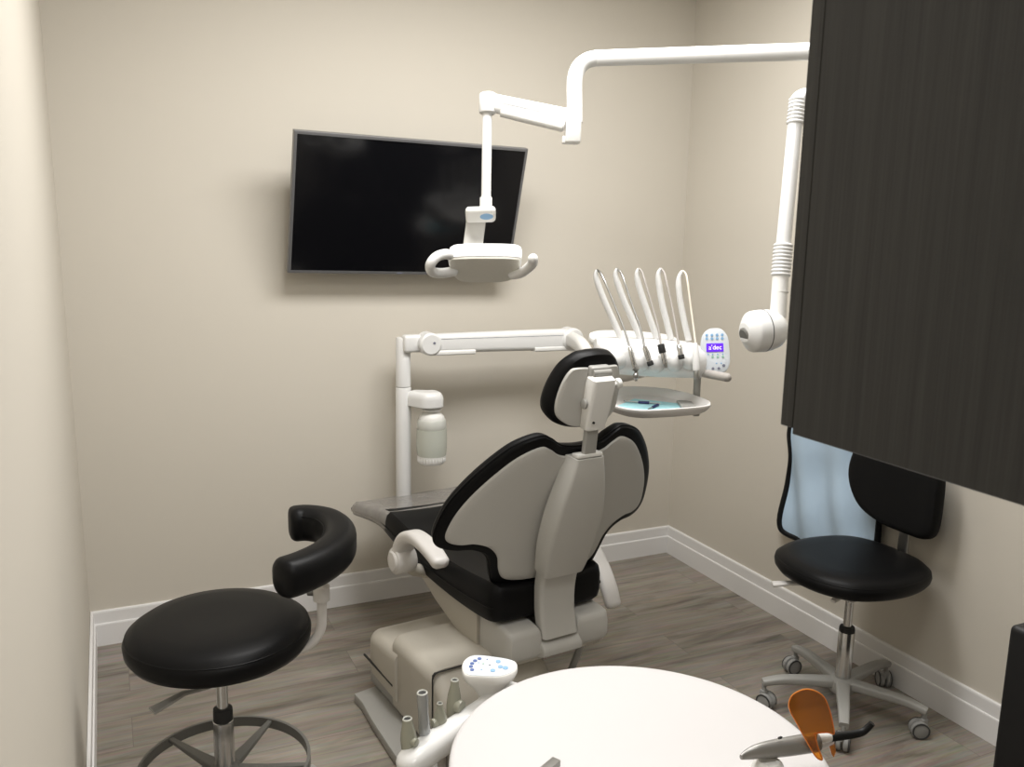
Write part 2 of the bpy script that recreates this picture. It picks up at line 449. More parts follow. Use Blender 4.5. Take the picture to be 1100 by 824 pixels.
# ------------------------------------------------------------------ operating lamp
def operating_lamp():
    D = 2.6
    pA = P(617, 150, D)
    t = thing('dental_lamp', 'white overhead dental lamp on a bent pole, its head in front of the television', 'lamp', (XR, 1.86, 2.13))
    # wall plate far right, hidden by the cabinet
    bend = P(617, 63, D)
    dirv = V3((0.73, -0.68, 0.035)).normalized()
    k = (XR - bend.x) / dirv.x
    end = bend + dirv * k
    pole_r = 0.0235
    pts = [P(617.5, 132, D), P(617.3, 110, D), P(617, 92, D), P(618.5, 80, D), P(623, 71, D), P(631, 65, D), P(641, 62.6, D)]
    start = pts[-1]
    far = V3((XR - 0.035, start.y + (XR - 0.035 - start.x) * dirv.y / dirv.x, 0))
    # height follows the line seen in the photo (62.6 at x=641 -> 55 at x=870)
    q = P(870, 55.3, 1.0) - EYE
    s_ = None
    # point on the vertical plane start + s*dirv hit by the ray of pixel (870, 55)
    n = V3((dirv.y, -dirv.x, 0))
    tt = (start - EYE).dot(n) / q.dot(n)
    mid = EYE + q * tt
    slope = (mid.z - start.z) / (V3((mid.x - start.x, mid.y - start.y, 0)).length)
    far.z = start.z + slope * V3((far.x - start.x, far.y - start.y, 0)).length
    pts2 = cat([tuple(p) for p in pts], 6) + [tuple(mid), tuple(far)]
    bm = NB(); tube(bm, pts2, pole_r, 20); obj('pole', bm, M['white'], t)
    bm = NB(); lathe(bm, [(0.075, 0), (0.075, 0.012), (0.06, 0.022), (0.035, 0.03), (0.032, 0.06)], (XR - .002, far.y, far.z), (-1, 0, 0)); obj('wall_plate', bm, M['white'], t)
    # knuckle
    bm = NB()
    kc = P(615.5, 138, D)
    box(bm, (0, 0, 0), (0.046, 0.06, 0.090), 0.008, mtx=basis(kc, SIDE, AWAY, UP))
    box(bm, (-0.022, 0, -0.034), (0.02, 0.03, 0.022), 0.004, mtx=basis(kc, SIDE, AWAY, UP))
    obj('pivot_block', bm, M['whitep'], t)
    # spring arm
    a, c = P(608, 129, D), P(523, 109, D)
    ax = (c - a).normalized(); L_ = (c - a).length
    up = (UP - ax * UP.dot(ax)).normalized(); sd = ax.cross(up)
    bm = NB()
    secs = []
    for tpar, hh, ww in ((-0.0, .066, .05), (0.1, .064, .05), (0.5, .058, .048), (0.9, .052, .046), (1.0, .05, .044), (1.06, .044, .038)):
        secs.append([a + ax * L_ * tpar + sd * q0 + up * q1 for q0, q1 in rrect(ww, hh, .014, 4)])
    rings(bm, secs)
    arm = obj('spring_arm', bm, M['white'], t)
    bm = NB()
    secs = []
    for tpar, hh, ww in ((0.02, .026, .052), (0.5, .024, .05), (0.80, .022, .048)):
        secs.append([a + ax * L_ * tpar + sd * q0 + up * (q1 - .022) for q0, q1 in rrect(ww, hh, .010, 4)])
    rings(bm, secs)
    obj('arm_cover', bm, M['whitep'], arm)
    # seam: a row of tiny dashes along the arm
    bm = NB()
    for i in range(34):
        tp = 0.06 + i * 0.0255
        o_ = a + ax * L_ * tp + up * (0.004) - sd * 0.0245 * (1 if sd.dot(AWAY) > 0 else -1)
        box(bm, (0, 0, 0), (0.0035, 0.001, 0.0012), mtx=basis(o_, ax, sd, up))
    obj('seam_dashes', bm, M['greydot'], arm, smooth=False)
    # drop pole
    top, bot = P(523.5, 112, D), P(522, 224, D)
    bm = NB(); cyl(bm, top, bot, 0.0145, 20)
    cyl(bm, P(524, 100.5, D), P(524, 122, D), 0.026, 20, .005)
    cyl(bm, P(522, 212, D), P(522, 228, D), 0.0185, 20, .002)
    obj('drop_pole', bm, M['white'], t)
    # yoke: a rounded cap and a flat curved strap down to the head
    yc = P(521, 228, D)
    bm = NB()
    ym = basis(P(517, 230.5, D), (SIDE + UP * .05).normalized(), (AWAY - UP * .62).normalized(), (UP + AWAY * .62).normalized())
    box(bm, (-0.002, 0, 0), (0.090, 0.066, 0.024), 0.0118, 5, mtx=ym)
    yk = obj('yoke_cap', bm, M['whitep'], t)
    bm = NB(); ball(bm, (0.016, -0.006, -0.0118), (0.020, 0.017, 0.0012), ym); obj('blue_sticker', bm, M['lbluedot'], yk, label='blue sticker')
    pth = cat([tuple(P(511, 231, D + .02)), tuple(P(511, 240, D + .035)), tuple(P(509, 256, D + .04)), tuple(P(506.5, 275, D + .01))], 6)
    bm = NB(); tube(bm, pth, 1.0, up=AWAY, sec=rrect(0.059, 0.014, 0.005, 3)); obj('yoke_strap', bm, M['shell'], t)
    # head
    tilt = math.radians(33)
    hb = (AWAY * math.cos(tilt) - UP * math.sin(tilt)).normalized()      # across the lens, away and down
    hn = (UP * math.cos(tilt) + AWAY * math.sin(tilt)).normalized()      # up through the back of the head
    hc = P(520.5, 288, D)
    xs = (SIDE + UP * .02).normalized()
    hm = basis(hc, xs, hb, hn)
    # lens outline: wide at the near edge, tapering to the far edge
    out = cat([(0.098, -0.068), (0.0, -0.073), (-0.090, -0.068), (-0.106, -0.045), (-0.102, 0.01), (-0.088, 0.058), (-0.06, 0.074), (0.0, 0.077), (0.062, 0.072), (0.092, 0.05), (0.106, 0.005), (0.110, -0.045)], 6, True)
    fn = lambda u, v, n: hm @ V3((u, v, n))
    bm = NB(); slab(bm, out, (0, 0), [(0.93, -0.004), (0.985, -0.002), (1.0, 0.006), (1.0, 0.024), (0.97, 0.036), (0.90, 0.044)], fn); hd = obj('lamp_head', bm, M['white'], t)
    bm = NB(); slab(bm, out, (0, 0), [(0.90, -0.009), (0.93, -0.0085), (0.955, -0.005), (0.955, -0.001)], fn); obj('lens', bm, M['lens'], hd)
    # handles
    for pp in ([(489, 276, 2.57), (479, 273, 2.53), (469, 276, 2.505), (462.5, 284, 2.50), (464, 291.5, 2.53), (474, 293.5, 2.57), (487, 291.5, 2.60)],
               [(551, 295, 2.62), (559, 293.5, 2.59), (566, 289, 2.55), (572, 283, 2.51), (572.5, 278, 2.49)]):
        q = cat([tuple(P(*x)) for x in pp], 6)
        bm = NB(); tube(bm, q, 0.0148, 16, rnd=True); obj('handle', bm, M['white'], t)
operating_lamp()

# ------------------------------------------------------------------ x-ray unit on the right wall
def xray():
    D = 2.55
    t = thing('xray_unit', 'white wall-mounted dental x-ray arm and tube head beside the dark cabinet', 'x-ray machine', (XR, 1.95, 1.9))
    el = P(857, 112, D)
    # folded arm behind the cabinet to the wall
    w = V3((XR - .004, 1.75, 1.98))
    bm = NB()
    pts = cat([tuple(P(856.5, 118, D)), tuple(P(857.5, 110, D)), tuple(P(861, 106, D)), tuple(P(869, 104.5, D)), tuple(P(900, 107, 2.57)), tuple(P(940, 112, 2.6)), tuple(w)], 8)
    tube(bm, pts, 0.026, 18); obj('folding_arm', bm, M['white'], t)
    bm = NB(); box(bm, (XR - 0.02, 1.75, 1.98), (0.04, 0.14, 0.20), 0.012); obj('wall_bracket', bm, M['white'], t)
    def bellows(a, b_, r_, n):
        a, b_ = V3(a), V3(b_); L_ = (b_ - a).length
        pr = []
        for i in range(n):
            h0 = L_ * i / n; st = L_ / n
            pr += [(r_ - .0045, h0), (r_, h0 + st * .3), (r_, h0 + st * .7), (r_ - .0045, h0 + st * .98)]
        bm = NB(); lathe(bm, pr, a, b_ - a, 28); obj('bellows', bm, M['white'], t, sharp=70)
    bellows(P(857.5, 106, D), P(854.6, 134, D), 0.0268, 7)
    bm = NB(); cyl(bm, P(854.7, 128, D), P(841, 268, D), 0.0215, 22); obj('arm_tube', bm, M['white'], t)
    bellows(P(841.6, 262, D), P(838.6, 297, D), 0.0285, 9)
    bm = NB(); cyl(bm, P(838.9, 292, D), P(835.2, 345, D), 0.0235, 22)
    lathe(bm, [(0.0245, 0), (0.0245, 0.003)], P(838, 313, D), P(835.2, 345, D) - P(838, 313, D), 22)
    obj('lower_tube', bm, M['whitep'], t)
    # tube head: axis towards the left of the photo, slightly to the viewer
    ax = (P(797, 358, D - 0.03) - P(833, 354.5, D)).normalized()
    o_ = P(819, 355.3, D)
    bm = NB()
    lathe(bm, [(0.002, -0.074), (0.020, -0.072), (0.038, -0.064), (0.053, -0.046), (0.0608, -0.020), (0.0622, 0.0)], o_, ax, 40)
    lathe(bm, [(0.0622, 0.0016), (0.0617, 0.018), (0.0605, 0.034), (0.0585, 0.039), (0.052, 0.044), (0.030, 0.060), (0.027, 0.061)], o_, ax, 40)
    hd = obj('tube_head', bm, M['white'], t)
    bm = NB(); lathe(bm, [(0.0600, -0.0003), (0.0627, -0.0003), (0.0627, 0.0019), (0.0600, 0.0019)], o_, ax, 48, hollow=True); obj('seam_ring', bm, M['blackp'], hd)
    bm = NB(); c2 = o_ + ax * 0.052 - UP * 0.010
    lathe(bm, [(0.026, -0.012), (0.026, 0.006), (0.022, 0.010), (0.001, 0.010)], c2, (ax - UP * 0.30).normalized(), 28); obj('cone_opening', bm, M['dgreym'], hd)
xray()

# ------------------------------------------------------------------ upper cabinet
def cabinet():
    X0 = 0.60
    zb, zt = 1.4065, 2.42
    yf = 0.6358
    t = thing('upper_cabinet', 'dark wood upper cabinet hanging in the right foreground', 'cabinet', (X0, YN, zb))
    bm = NB(); box(bm, (X0 + 0.009, (YN + yf) / 2, (zb + zt) / 2), (0.018, yf - YN, zt - zb), 0.0012, 1); obj('side_panel', bm, M['wood'], t)
    bm = NB(); box(bm, (X0 + 0.018 + 0.55, (YN + yf) / 2 - .004, (zb + zt) / 2 + .012), (1.10, yf - YN - .008, zt - zb - 0.024), 0.001, 1); obj('carcass', bm, M['wood'], t)
    for i in range(2):
        bm = NB(); box(bm, (X0 + 0.002 + 0.279 + i * 0.562, yf + 0.0115, (zb + zt) / 2 + .0025), (0.556, 0.018, zt - zb - 0.005), 0.0012, 1); dr = obj('cabinet_door', bm, M['wood'], t)
        bm = NB(); xx = X0 + 0.002 + (0.50 if i == 0 else 0.62)
        tube(bm, cat([(xx, yf + .022, zb + .06), (xx, yf + .05, zb + .07), (xx, yf + .05, zb + .19), (xx, yf + .022, zb + .20)], 5), 0.005, 10); obj('door_handle', bm, M['steel'], dr)
cabinet()

# ------------------------------------------------------------------ black base cabinet in the lower right corner
def base_cabinet():
    x0, x1, yf, zt = 1.452, XR - .02, 0.958, 0.910
    YN = 0.228
    t = thing('base_cabinet', 'black base cabinet with rounded worktop edge, at the lower right edge of the photo', 'cabinet', (x0, YN, 0))
    bm = NB(); box(bm, ((x0 + x1) / 2, (YN + yf) / 2, (zt + .09) / 2), (x1 - x0, yf - YN, zt - .09), 0.012, 4); obj('cabinet_body', bm, M['blackp'], t)
    bm = NB(); box(bm, ((x0 + x1) / 2 + .03, (YN + yf) / 2 - .04, .046), (x1 - x0 - .08, yf - YN - .09, .092), 0.0); obj('plinth', bm, M['rubber'], t)
    for i in range(2):
        wd = (x1 - x0 - .02) / 2
        cx = x0 + .01 + wd * (i + .5)
        bm = NB(); box(bm, (cx, yf + .0005, .48), (wd - .004, .004, .76), 0.001, 1); dr = obj('cabinet_door', bm, M['blackp'], t)
        bm = NB(); hx = cx + wd * (.4 if i == 0 else -.4)
        tube(bm, cat([(hx, yf + .010, .66), (hx, yf + .04, .67), (hx, yf + .04, .79), (hx, yf + .010, .80)], 4), .005, 10); obj('door_handle', bm, M['steel'], dr)
base_cabinet()

# ------------------------------------------------------------------ round table
TC, TR_, TZ = V3((0.748, 1.081, 0)), 0.310, 0.75
def round_table():
    t = thing('round_table', 'round white table in the foreground with bare glossy top', 'table', TC)
    bm = NB(); lathe(bm, [(0.001, TZ - .022), (TR_ - .012, TZ - .022), (TR_ - .004, TZ - .018), (TR_, TZ - .010), (TR_ - .001, TZ - .004), (TR_ - .004, TZ - .001), (TR_ - .010, TZ), (0.2, TZ), (0.001, TZ)], TC, (0, 0, 1), 96); obj('tabletop', bm, M['table'], t)
    bm = NB(); lathe(bm, [(0.001, .045), (0.03, .045), (0.03, TZ - .05), (0.075, TZ - .032), (0.08, TZ - .023), (0.001, TZ - .023)], TC, (0, 0, 1), 28); obj('pedestal', bm, M['white'], t)
    bm = NB(); lathe(bm, [(0.001, 0), (0.20, 0), (0.205, 0.008), (0.19, 0.02), (0.06, 0.04), (0.035, 0.055), (0.001, .055)], TC, (0, 0, 1), 48); obj('table_base', bm, M['white'], t)
round_table()

# ------------------------------------------------------------------ dental chair (built in its own frame: x across, y towards the toe, z up)
CH = V3((1.192140648, 2.320578953, 0))
CHROT = math.atan2(0.11667073709933316, 0.9931706495384861)
def chair():
    t = thing('dental_chair', 'dental patient chair seen from behind, black cushions on grey shell', 'dental chair', CH, CHROT)
    O = V3((0, 0, 0.382)); rec = math.radians(19.914)
    Vv = V3((0, -math.sin(rec), math.cos(rec))); Nn = V3((0, math.cos(rec), math.sin(rec)))
    K = 0.487
    fn = lambda u, v, n: O + V3((u, 0, 0)) + Vv * v + Nn * (K * u * u + n)
    half = [(0.04, .614), (.079, .622), (.112, .643), (.145, .652), (.207, .618), (.264, .557), (.312, .488), (.345, .42), (.361, .352), (.352, .323), (.322, .314), (.28, .318), (.23, .303), (.197, .268), (.182, .215), (.160, .18), (.11, .167)]
    out = half + [(0, .165)] + [(-u, v) for u, v in reversed(half)] + [(0, .612)]
    shell = cat(out, 5, True)
    ctr = (0, .42)
    bm = NB(); slab(bm, shell, ctr, [(0.975, 0.0), (0.99, 0.0025), (1, 0.008), (1, 0.022)], fn, inner=(.92, .82, .7, .55, .4, .2)); obj('backrest_shell', bm, M['shell'], t, local=True)
    # cushion a little bigger than the shell, standing in front of it
    half2 = [(0.035, .640), (.075, .648), (.115, .674), (.152, .682), (.218, .652), (.279, .590), (.331, .516), (.368, .440), (.387, .348), (.374, .303), (.332, .289), (.28, .292), (.238, .278), (.216, .250), (.203, .208), (.183, .160), (.12, .140)]
    out2 = half2 + [(0, .142)] + [(-u, v) for u, v in reversed(half2)] + [(0, .638)]
    cush = cat(out2, 5, True)
    bm = NB(); slab(bm, cush, ctr, [(0.955, 0.006), (0.985, 0.007), (0.997, 0.011), (0.994, 0.015), (0.994, 0.017), (1.0, 0.023), (0.994, 0.034), (0.97, 0.045), (0.92, 0.053)], fn, inner=(.92, .8, .6, .4, .2)); bc = obj('backrest_cushion', bm, M['black'], t, local=True)
    # piping around the cushion rim
    bm = NB(); tube(bm, [fn(0 + u * 0.998, .42 + (v - .42) * 0.998, 0.016) for u, v in cush], 0.0035, 8, closed=True); obj('piping', bm, M['black'], bc, local=True)
    # spine on the rear of the shell
    path = [((-.2130, .966), .049, .052, .012), ((-.2000, .900), .064, .058, .02), ((-.176, .80), .083, .058, .022), ((-.147, .70), .087, .054, .022), ((-.122, .62), .078, .05, .02), ((-.108, .585), .070, .05, .018)]
    def spine(path, name, m):
        pts = cat([(p[0][0], p[0][1], p[1], p[2], p[3]) for p in path], 6)
        secs = []
        for i, p in enumerate(pts):
            a = pts[min(i + 1, len(pts) - 1)]; c = pts[max(i - 1, 0)]
            tn = V3((0, a[0] - c[0], a[1] - c[1])).normalized()
            nn = V3((0, tn.z, -tn.y)) if tn.z < 0 else V3((0, -tn.z, tn.y))   # rearward
            if nn.y > 0: nn = -nn
            base = V3((0, p[0], p[1])); w_, th = p[2], p[3]
            # trapezoid: narrow rear face, wide foot on the shell
            s = [(-w_ * 1.13, 0.012), (-w_ * 1.10, -th * .35 + .012), (-w_ * 1.0, -th * .8 + .012), (-w_ * .93, -th * .95 + .012), (-w_ * .8, -th + .012), (w_ * .8, -th + .012), (w_ * .93, -th * .95 + .012), (w_ * 1.0, -th * .8 + .012), (w_ * 1.10, -th * .35 + .012), (w_ * 1.13, 0.012)]
            secs.append([base + V3((q[0], 0, 0)) - nn * q[1] for q in s])
        bm = NB(); rings(bm, secs); return obj(name, bm, m, t, local=True, sharp=50)
    spine(path, 'back_spine', M['shell'])
    low = [(-.108, .600, .0675, .045), (-.098, .56, .066, .05), (-.090, .51, .065, .05), (-.092, .45, .064, .05), (-.105, .395, .064, .05), (-.112, .372, .064, .05)]
    secs = []
    for y, z, w_, th in cat(low, 6):
        secs.append([V3((x_, y + .0 + y_, z)) for x_, y_ in rrect(2 * w_, th, .013, 4)])
    bm = NB(); rings(bm, secs); obj('back_support', bm, M['shell'], t, local=True)
    # headrest
    w0, hrec, hk = -.2045, math.radians(11.9), 1.9
    HO = V3((0.006, w0, 1.17)); HV = V3((0, -math.sin(hrec), math.cos(hrec))); HN = V3((0, math.cos(hrec), math.sin(hrec)))
    hfn = lambda u, v, n: HO + V3((u, 0, 0)) + HV * v + HN * (hk * u * u + n - .034)
    hh = [(.03, .103), (.06, .094), (.095, .062), (.118, .010), (.128, -.045), (.122, -.082), (.098, -.108), (.07, -.121), (.035, -.126)]
    hout = cat(hh + [(0, -.127)] + [(-u, v) for u, v in reversed(hh)] + [(0, .105)], 5, True)
    bm = NB(); slab(bm, hout, (0, -.01), [(0.86, -.004), (0.93, -0.002), (0.98, 0.008), (1.0, 0.021), (0.985, 0.034), (0.93, 0.044), (0.86, 0.049)], hfn); hc = obj('headrest_cushion', bm, M['black'], t, local=True)
    hp = cat([(.0, .062), (.06, .062), (.083, .052), (.100, .012), (.108, -.042), (.103, -.078), (.082, -.100), (.05, -.113), (0, -.115), (-.05, -.113), (-.082, -.100), (-.103, -.078), (-.108, -.042), (-.100, .012), (-.083, .052), (-.06, .062)], 5, True)
    bm = NB(); slab(bm, hp, (0, -.02), [(0.975, -.012), (1, -.009), (1, 0.0)], hfn); obj('headrest_plate', bm, M['shell'], hc, local=True)
    hmt = basis(HO - HN * .030, V3((1, 0, 0)), HV, -HN)      # local x, up along headrest, rearward
    bm = NB(); box(bm, (0, .040, .020), (.066, .06, .026), .006, 3, mtx=hmt)
    cyl(bm, hmt @ V3((-.03, .052, .030)), hmt @ V3((.03, .052, .030)), .012, 20)
    obj('headrest_hinge', bm, M['greym'], t, local=True)
    bm = NB()
    secs = []
    for v_, w_, d0, d1 in ((-.115, .030, .016, .048), (-.11, .034, .012, .054), (-.05, .038, .012, .058), (.02, .040, .012, .060), (.038, .038, .013, .058), (.046, .030, .018, .05)):
        cx = 0
        secs.append([hmt @ V3((x_ + cx, v_, (d0 + d1) / 2 + y_)) for x_, y_ in rrect(2 * w_, d1 - d0, min(.012, (d1 - d0) / 2.2), 4)])
    rings(bm, secs); hb = obj('headrest_bracket', bm, M['whitep'], t, local=True)
    bm = NB()
    cyl(bm, hmt @ V3((-.04, -.035, .034)), hmt @ V3((-.048, -.035, .034)), .014, 20, .002)
    obj('side_cap', bm, M['greym'], hb, local=True)
    for v_ in (0.01, -.085):
        bm = NB(); cyl(bm, hmt @ V3((-.018, v_, .0555)), hmt @ V3((-.018, v_, .0596)), .0035, 12); obj('bracket_screw', bm, M['rubber'], hb, local=True)
    bm = NB(); cyl(bm, hmt @ V3((.036, .012, .036)), hmt @ V3((.060, .018, .036)), .006, 14); cyl(bm, hmt @ V3((.056, .017, .036)), hmt @ V3((.070, .020, .036)), .015, 22, .004); obj('release_knob', bm, M['whitep'], hb, local=True)
    a, c = V3((0, -.250, 1.075)), V3((0, -.236, .955))
    secs = []
    for p in (a, c):
        secs.append([p + V3((x_, y_, 0)) for x_, y_ in rrect(.043, .018, .005, 3)])
    bm = NB(); rings(bm, secs); obj('headrest_stem', bm, M['greym'], t, local=True)
    bm = NB(); box(bm, (0, -.2325, .968), (.088, .034, .012), .004, 2); obj('stem_collar', bm, M['whitep'], t, local=True)
    # seat cushion (black), lofted along its length
    def seat_loft(rows, name, m, parent=t, sharp=40):
        secs = []
        for w_, hw, zb, zt, dish in rows:
            s = []
            for k in range(9):            # top, left to right, dished
                x_ = -1 + k / 4
                s.append(V3((x_ * (hw - .02), w_, zt - dish * (1 - x_ * x_))))
            s += [V3((hw - .006, w_, zt - .012)), V3((hw, w_, zt - .035)), V3((hw, w_, zb + .03)), V3((hw - .008, w_, zb + .008)), V3((hw - .03, w_, zb))]
            s += [V3((-hw + .03, w_, zb)), V3((-hw + .008, w_, zb + .008)), V3((-hw, w_, zb + .03)), V3((-hw, w_, zt - .035)), V3((-hw + .006, w_, zt - .012))]
            secs.append(s)
        bm = NB(); rings(bm, secs); return obj(name, bm, m, parent, local=True, sharp=sharp)
    rows = cat([(-.075, .165, .44, .515, .0), (-.062, .195, .425, .535, .005), (-.02, .212, .418, .545, .02), (.15, .222, .416, .535, .03), (.35, .232, .430, .535, .03), (.50, .24, .454, .555, .02), (.59, .246, .474, .572, .012), (.66, .246, .488, .576, .01), (.69, .244, .495, .568, .008), (.70, .225, .505, .55, .008)], 5)
    sc = seat_loft(rows, 'seat_cushion', M['black'])
    # seat piping seam on the left and right side
    for s in (-1, 1):
        bm = NB(); tube(bm, [(s * (r_[1] + .0005), r_[0], r_[2] + (r_[3] - r_[2]) * .45) for r_ in rows[6:-4]], .003, 8); obj('seam', bm, M['black'], sc, local=True)
    rows = cat([(.635, .2475, .489, .5765, .009), (.70, .2505, .497, .569, .007), (.80, .253, .490, .550, .006), (.94, .25, .466, .527, .006), (1.0, .236, .453, .506, .004), (1.03, .218, .452, .496, .0), (1.038, .195, .460, .488, .0)], 5)
    seat_loft(rows, 'toe_cover', M['clearp'], sharp=60)
    # seat shell: wedge under the cushion, deeper towards the rear
    def hull(rows, name, m, rad=.018):
        secs = []
        for w_, hw, zb, zt in rows:
            secs.append([V3((x_, w_, (zb + zt) / 2 + z_)) for x_, z_ in rrect(2 * hw, zt - zb, min(rad, (zt - zb) * .45), 4)])
        bm = NB(); rings(bm, secs); return obj(name, bm, m, t, local=True)
    hull([(.66, .15, .462, .490), (.56, .175, .392, .472), (.35, .188, .330, .436), (.13, .190, .270, .424), (.06, .188, .262, .424)], 'seat_shell', M['beige'])
    # rear block, with the notch where the support arm enters
    def block():
        bm = NB()
        for s in (-1, 1):
            secs = []
            for w_, zt, zb in ((.058, .420, .258), (-.085, .412, .298), (-.108, .409, .308), (-.119, .402, .316), (-.124, .388, .328)):
                x0, x1 = (-.178, -.066) if s < 0 else (.069, .192)
                if w_ < -.115: x0 += .006 * (s < 0); x1 -= .006 * (s > 0)
                secs.append([V3(((x0 + x1) / 2 + x_, w_, (zb + zt) / 2 + z_)) for x_, z_ in rrect(x1 - x0, zt - zb, min(.013, (zt - zb) * .4), 4)])
            rings(bm, secs)
        secs = []
        for w_, zt, zb in ((.055, .36, .262), (-.08, .366, .298), (-.118, .366, .308), (-.141, .348, .318), (-.146, .338, .324)):
            secs.append([V3((x_ + .0015, w_, (zb + zt) / 2 + z_)) for x_, z_ in rrect(.140, zt - zb, min(.005, (zt - zb) * .4), 3)])
        rings(bm, secs)
        obj('rear_housing', bm, M['shell'], t, local=True)
        bm = NB()
        secs = []
        for w_, zt, zb in ((.055, .30, .25), (-.075, .318, .278), (-.100, .322, .296), (-.108, .318, .302)):
            secs.append([V3((x_, w_, (zb + zt) / 2 + z_)) for x_, z_ in rrect(.345, zt - zb, min(.008, (zt - zb) * .4), 3)])
        rings(bm, secs); obj('lower_skirt', bm, M['beige'], t, local=True)
    block()
    # lift linkage and base
    for x_ in (-.07, .10):
        bm = NB(); tube(bm, [(x_, -.02, .285), (x_, .16, .17), (x_, .42, .10)], 1.0, up=(1, 0, 0), sec=rrect(.05, .035, .008, 3)); obj('lift_arm', bm, M['greym'], t, local=True)
    bm = NB(); cyl(bm, (.145, -.055, .292), (.155, .04, .10), .012, 14); cyl(bm, (-.10, -.06, .296), (.17, -.06, .296), .006, 12); obj('lift_rod', bm, M['greym'], t, local=True)
    bm = NB()
    pl = [(-.455, .36), (-.40, .43), (.16, .47), (.20, .42), (.20, -.30), (.15, -.36), (-.30, -.36), (-.47, -.14), (-.485, -.05)]
    plate(bm, cat(pl, 3, True), Matrix.Translation((0, 0, 0)), .034, .006, (-.1, .05)); obj('base_plate', bm, M['greym'], t, local=True)
    # floor covers on the left of the base
    def cover(rows, name, seam=True):
        secs = []
        for w_, x0, x1, zb, zt in rows:
            secs.append([V3(((x0 + x1) / 2 + x_, w_, (zb + zt) / 2 + z_)) for x_, z_ in rrect(x1 - x0, zt - zb, min(.038, (zt - zb) * .45), 6)])
        bm = NB(); rings(bm, secs); return obj(name, bm, M['beige'], t, local=True, sharp=60)
    cover([(.50, -.31, -.02, .10, .17), (.485, -.355, -.01, .085, .205), (.45, -.385, 0, .08, .232), (.40, -.402, 0, .08, .248), (.28, -.405, 0, .08, .262), (.20, -.405, 0, .08, .270)], 'front_base_cover')
    cover([(.27, -.37, 0, .05, .285), (.262, -.386, 0, .045, .294), (.24, -.395, 0, .04, .300), (.10, -.395, 0, .04, .304), (-.012, -.392, 0, .04, .304), (-.02, -.388, 0, .04, .300)], 'rear_base_cover')
    bm = NB()
    secs = []
    for w_, x0, x1, zb, zt in ((-.016, -.383, 0, .04, .292), (-.05, -.383, 0, .04, .268), (-.075, -.380, 0, .04, .240), (-.085, -.37, 0, .05, .22)):
        secs.append([V3(((x0 + x1) / 2 + x_, w_, (zb + zt) / 2 + z_)) for x_, z_ in rrect(x1 - x0, zt - zb, .035, 6)])
    rings(bm, secs); obj('access_panel', bm, M['beige'], t, local=True, sharp=60)
    bm = NB(); box(bm, (-.200, -.014, .17), (.369, .010, .254), .02, 3); obj('panel_gap', bm, M['rubber'], t, local=True)
    bm = NB(); box(bm, (-.19, .36, .06), (.38, .22, .052), .012, 3); obj('front_cover_foot', bm, M['greym'], t, local=True)
    bm = NB(); box(bm, (-.4035, .34, .145), (.006, .24, .007), .001, 1); obj('cover_slit', bm, M['rubber'], t, local=True)
    # armrests
    def armrest(s, rot, hw=.335, hz=.515):
        hub = V3((s * .315, hw, hz))
        Rm = Matrix.Rotation(rot, 4, 'X')
        X = lambda p: hub + Rm @ V3(p)
        pts = [(0, .0, .0), (0, -.005, .045), (0, -.035, .085), (0, -.09, .108), (0, -.16, .110), (0, -.23, .098), (0, -.285, .078)]
        wid = [.074, .070, .065, .062, .062, .062, .056]
        q = cat([(*p, w_) for p, w_ in zip(pts, wid)], 6)
        bm = NB()
        P3 = [X(p[:3]) for p in q]
        n = len(q)
        secs = []
        for i in range(n):
            tn = (P3[min(i + 1, n - 1)] - P3[max(i - 1, 0)]).normalized()
            sx = V3((1, 0, 0)); up = tn.cross(sx)
            tt = i / (n - 1)
            end = min(1, math.sqrt(max(0, 1 - max(0, (tt - .9) / .1) ** 2)) + .15)
            th = .046 - .012 * tt
            secs.append([P3[i] + sx * a_ + up * b_ for a_, b_ in rrect(q[i][3] * end, th * end, min(.016, th * end * .45), 4)])
        rings(bm, secs)
        # hub drum
        lathe(bm, [(.001, -.037), (.036, -.037), (.043, -.03), (.044, -.01), (.044, .03), (.041, .034), (.001, .034)], hub, (s, 0, 0), 32)
        am = obj('armrest', bm, M['armp'], t, local=True, sharp=55)
        bm = NB(); lathe(bm, [(.034, .030), (.034, .037), (.030, .041), (.001, .043)], hub, (s, 0, 0), 32); obj('hub_cap', bm, M['armp'], am, local=True)
        bm = NB(); tube(bm, [(s * .31, hw, hz - .015), (s * .26, hw + .025, hz - .055), (s * .17, hw + .045, min(.425, hz - .08))], .022, 14); obj('armrest_mount', bm, M['beige'], am, local=True)
    armrest(-1, 0)
    armrest(1, math.radians(44), .265, .475)
chair()

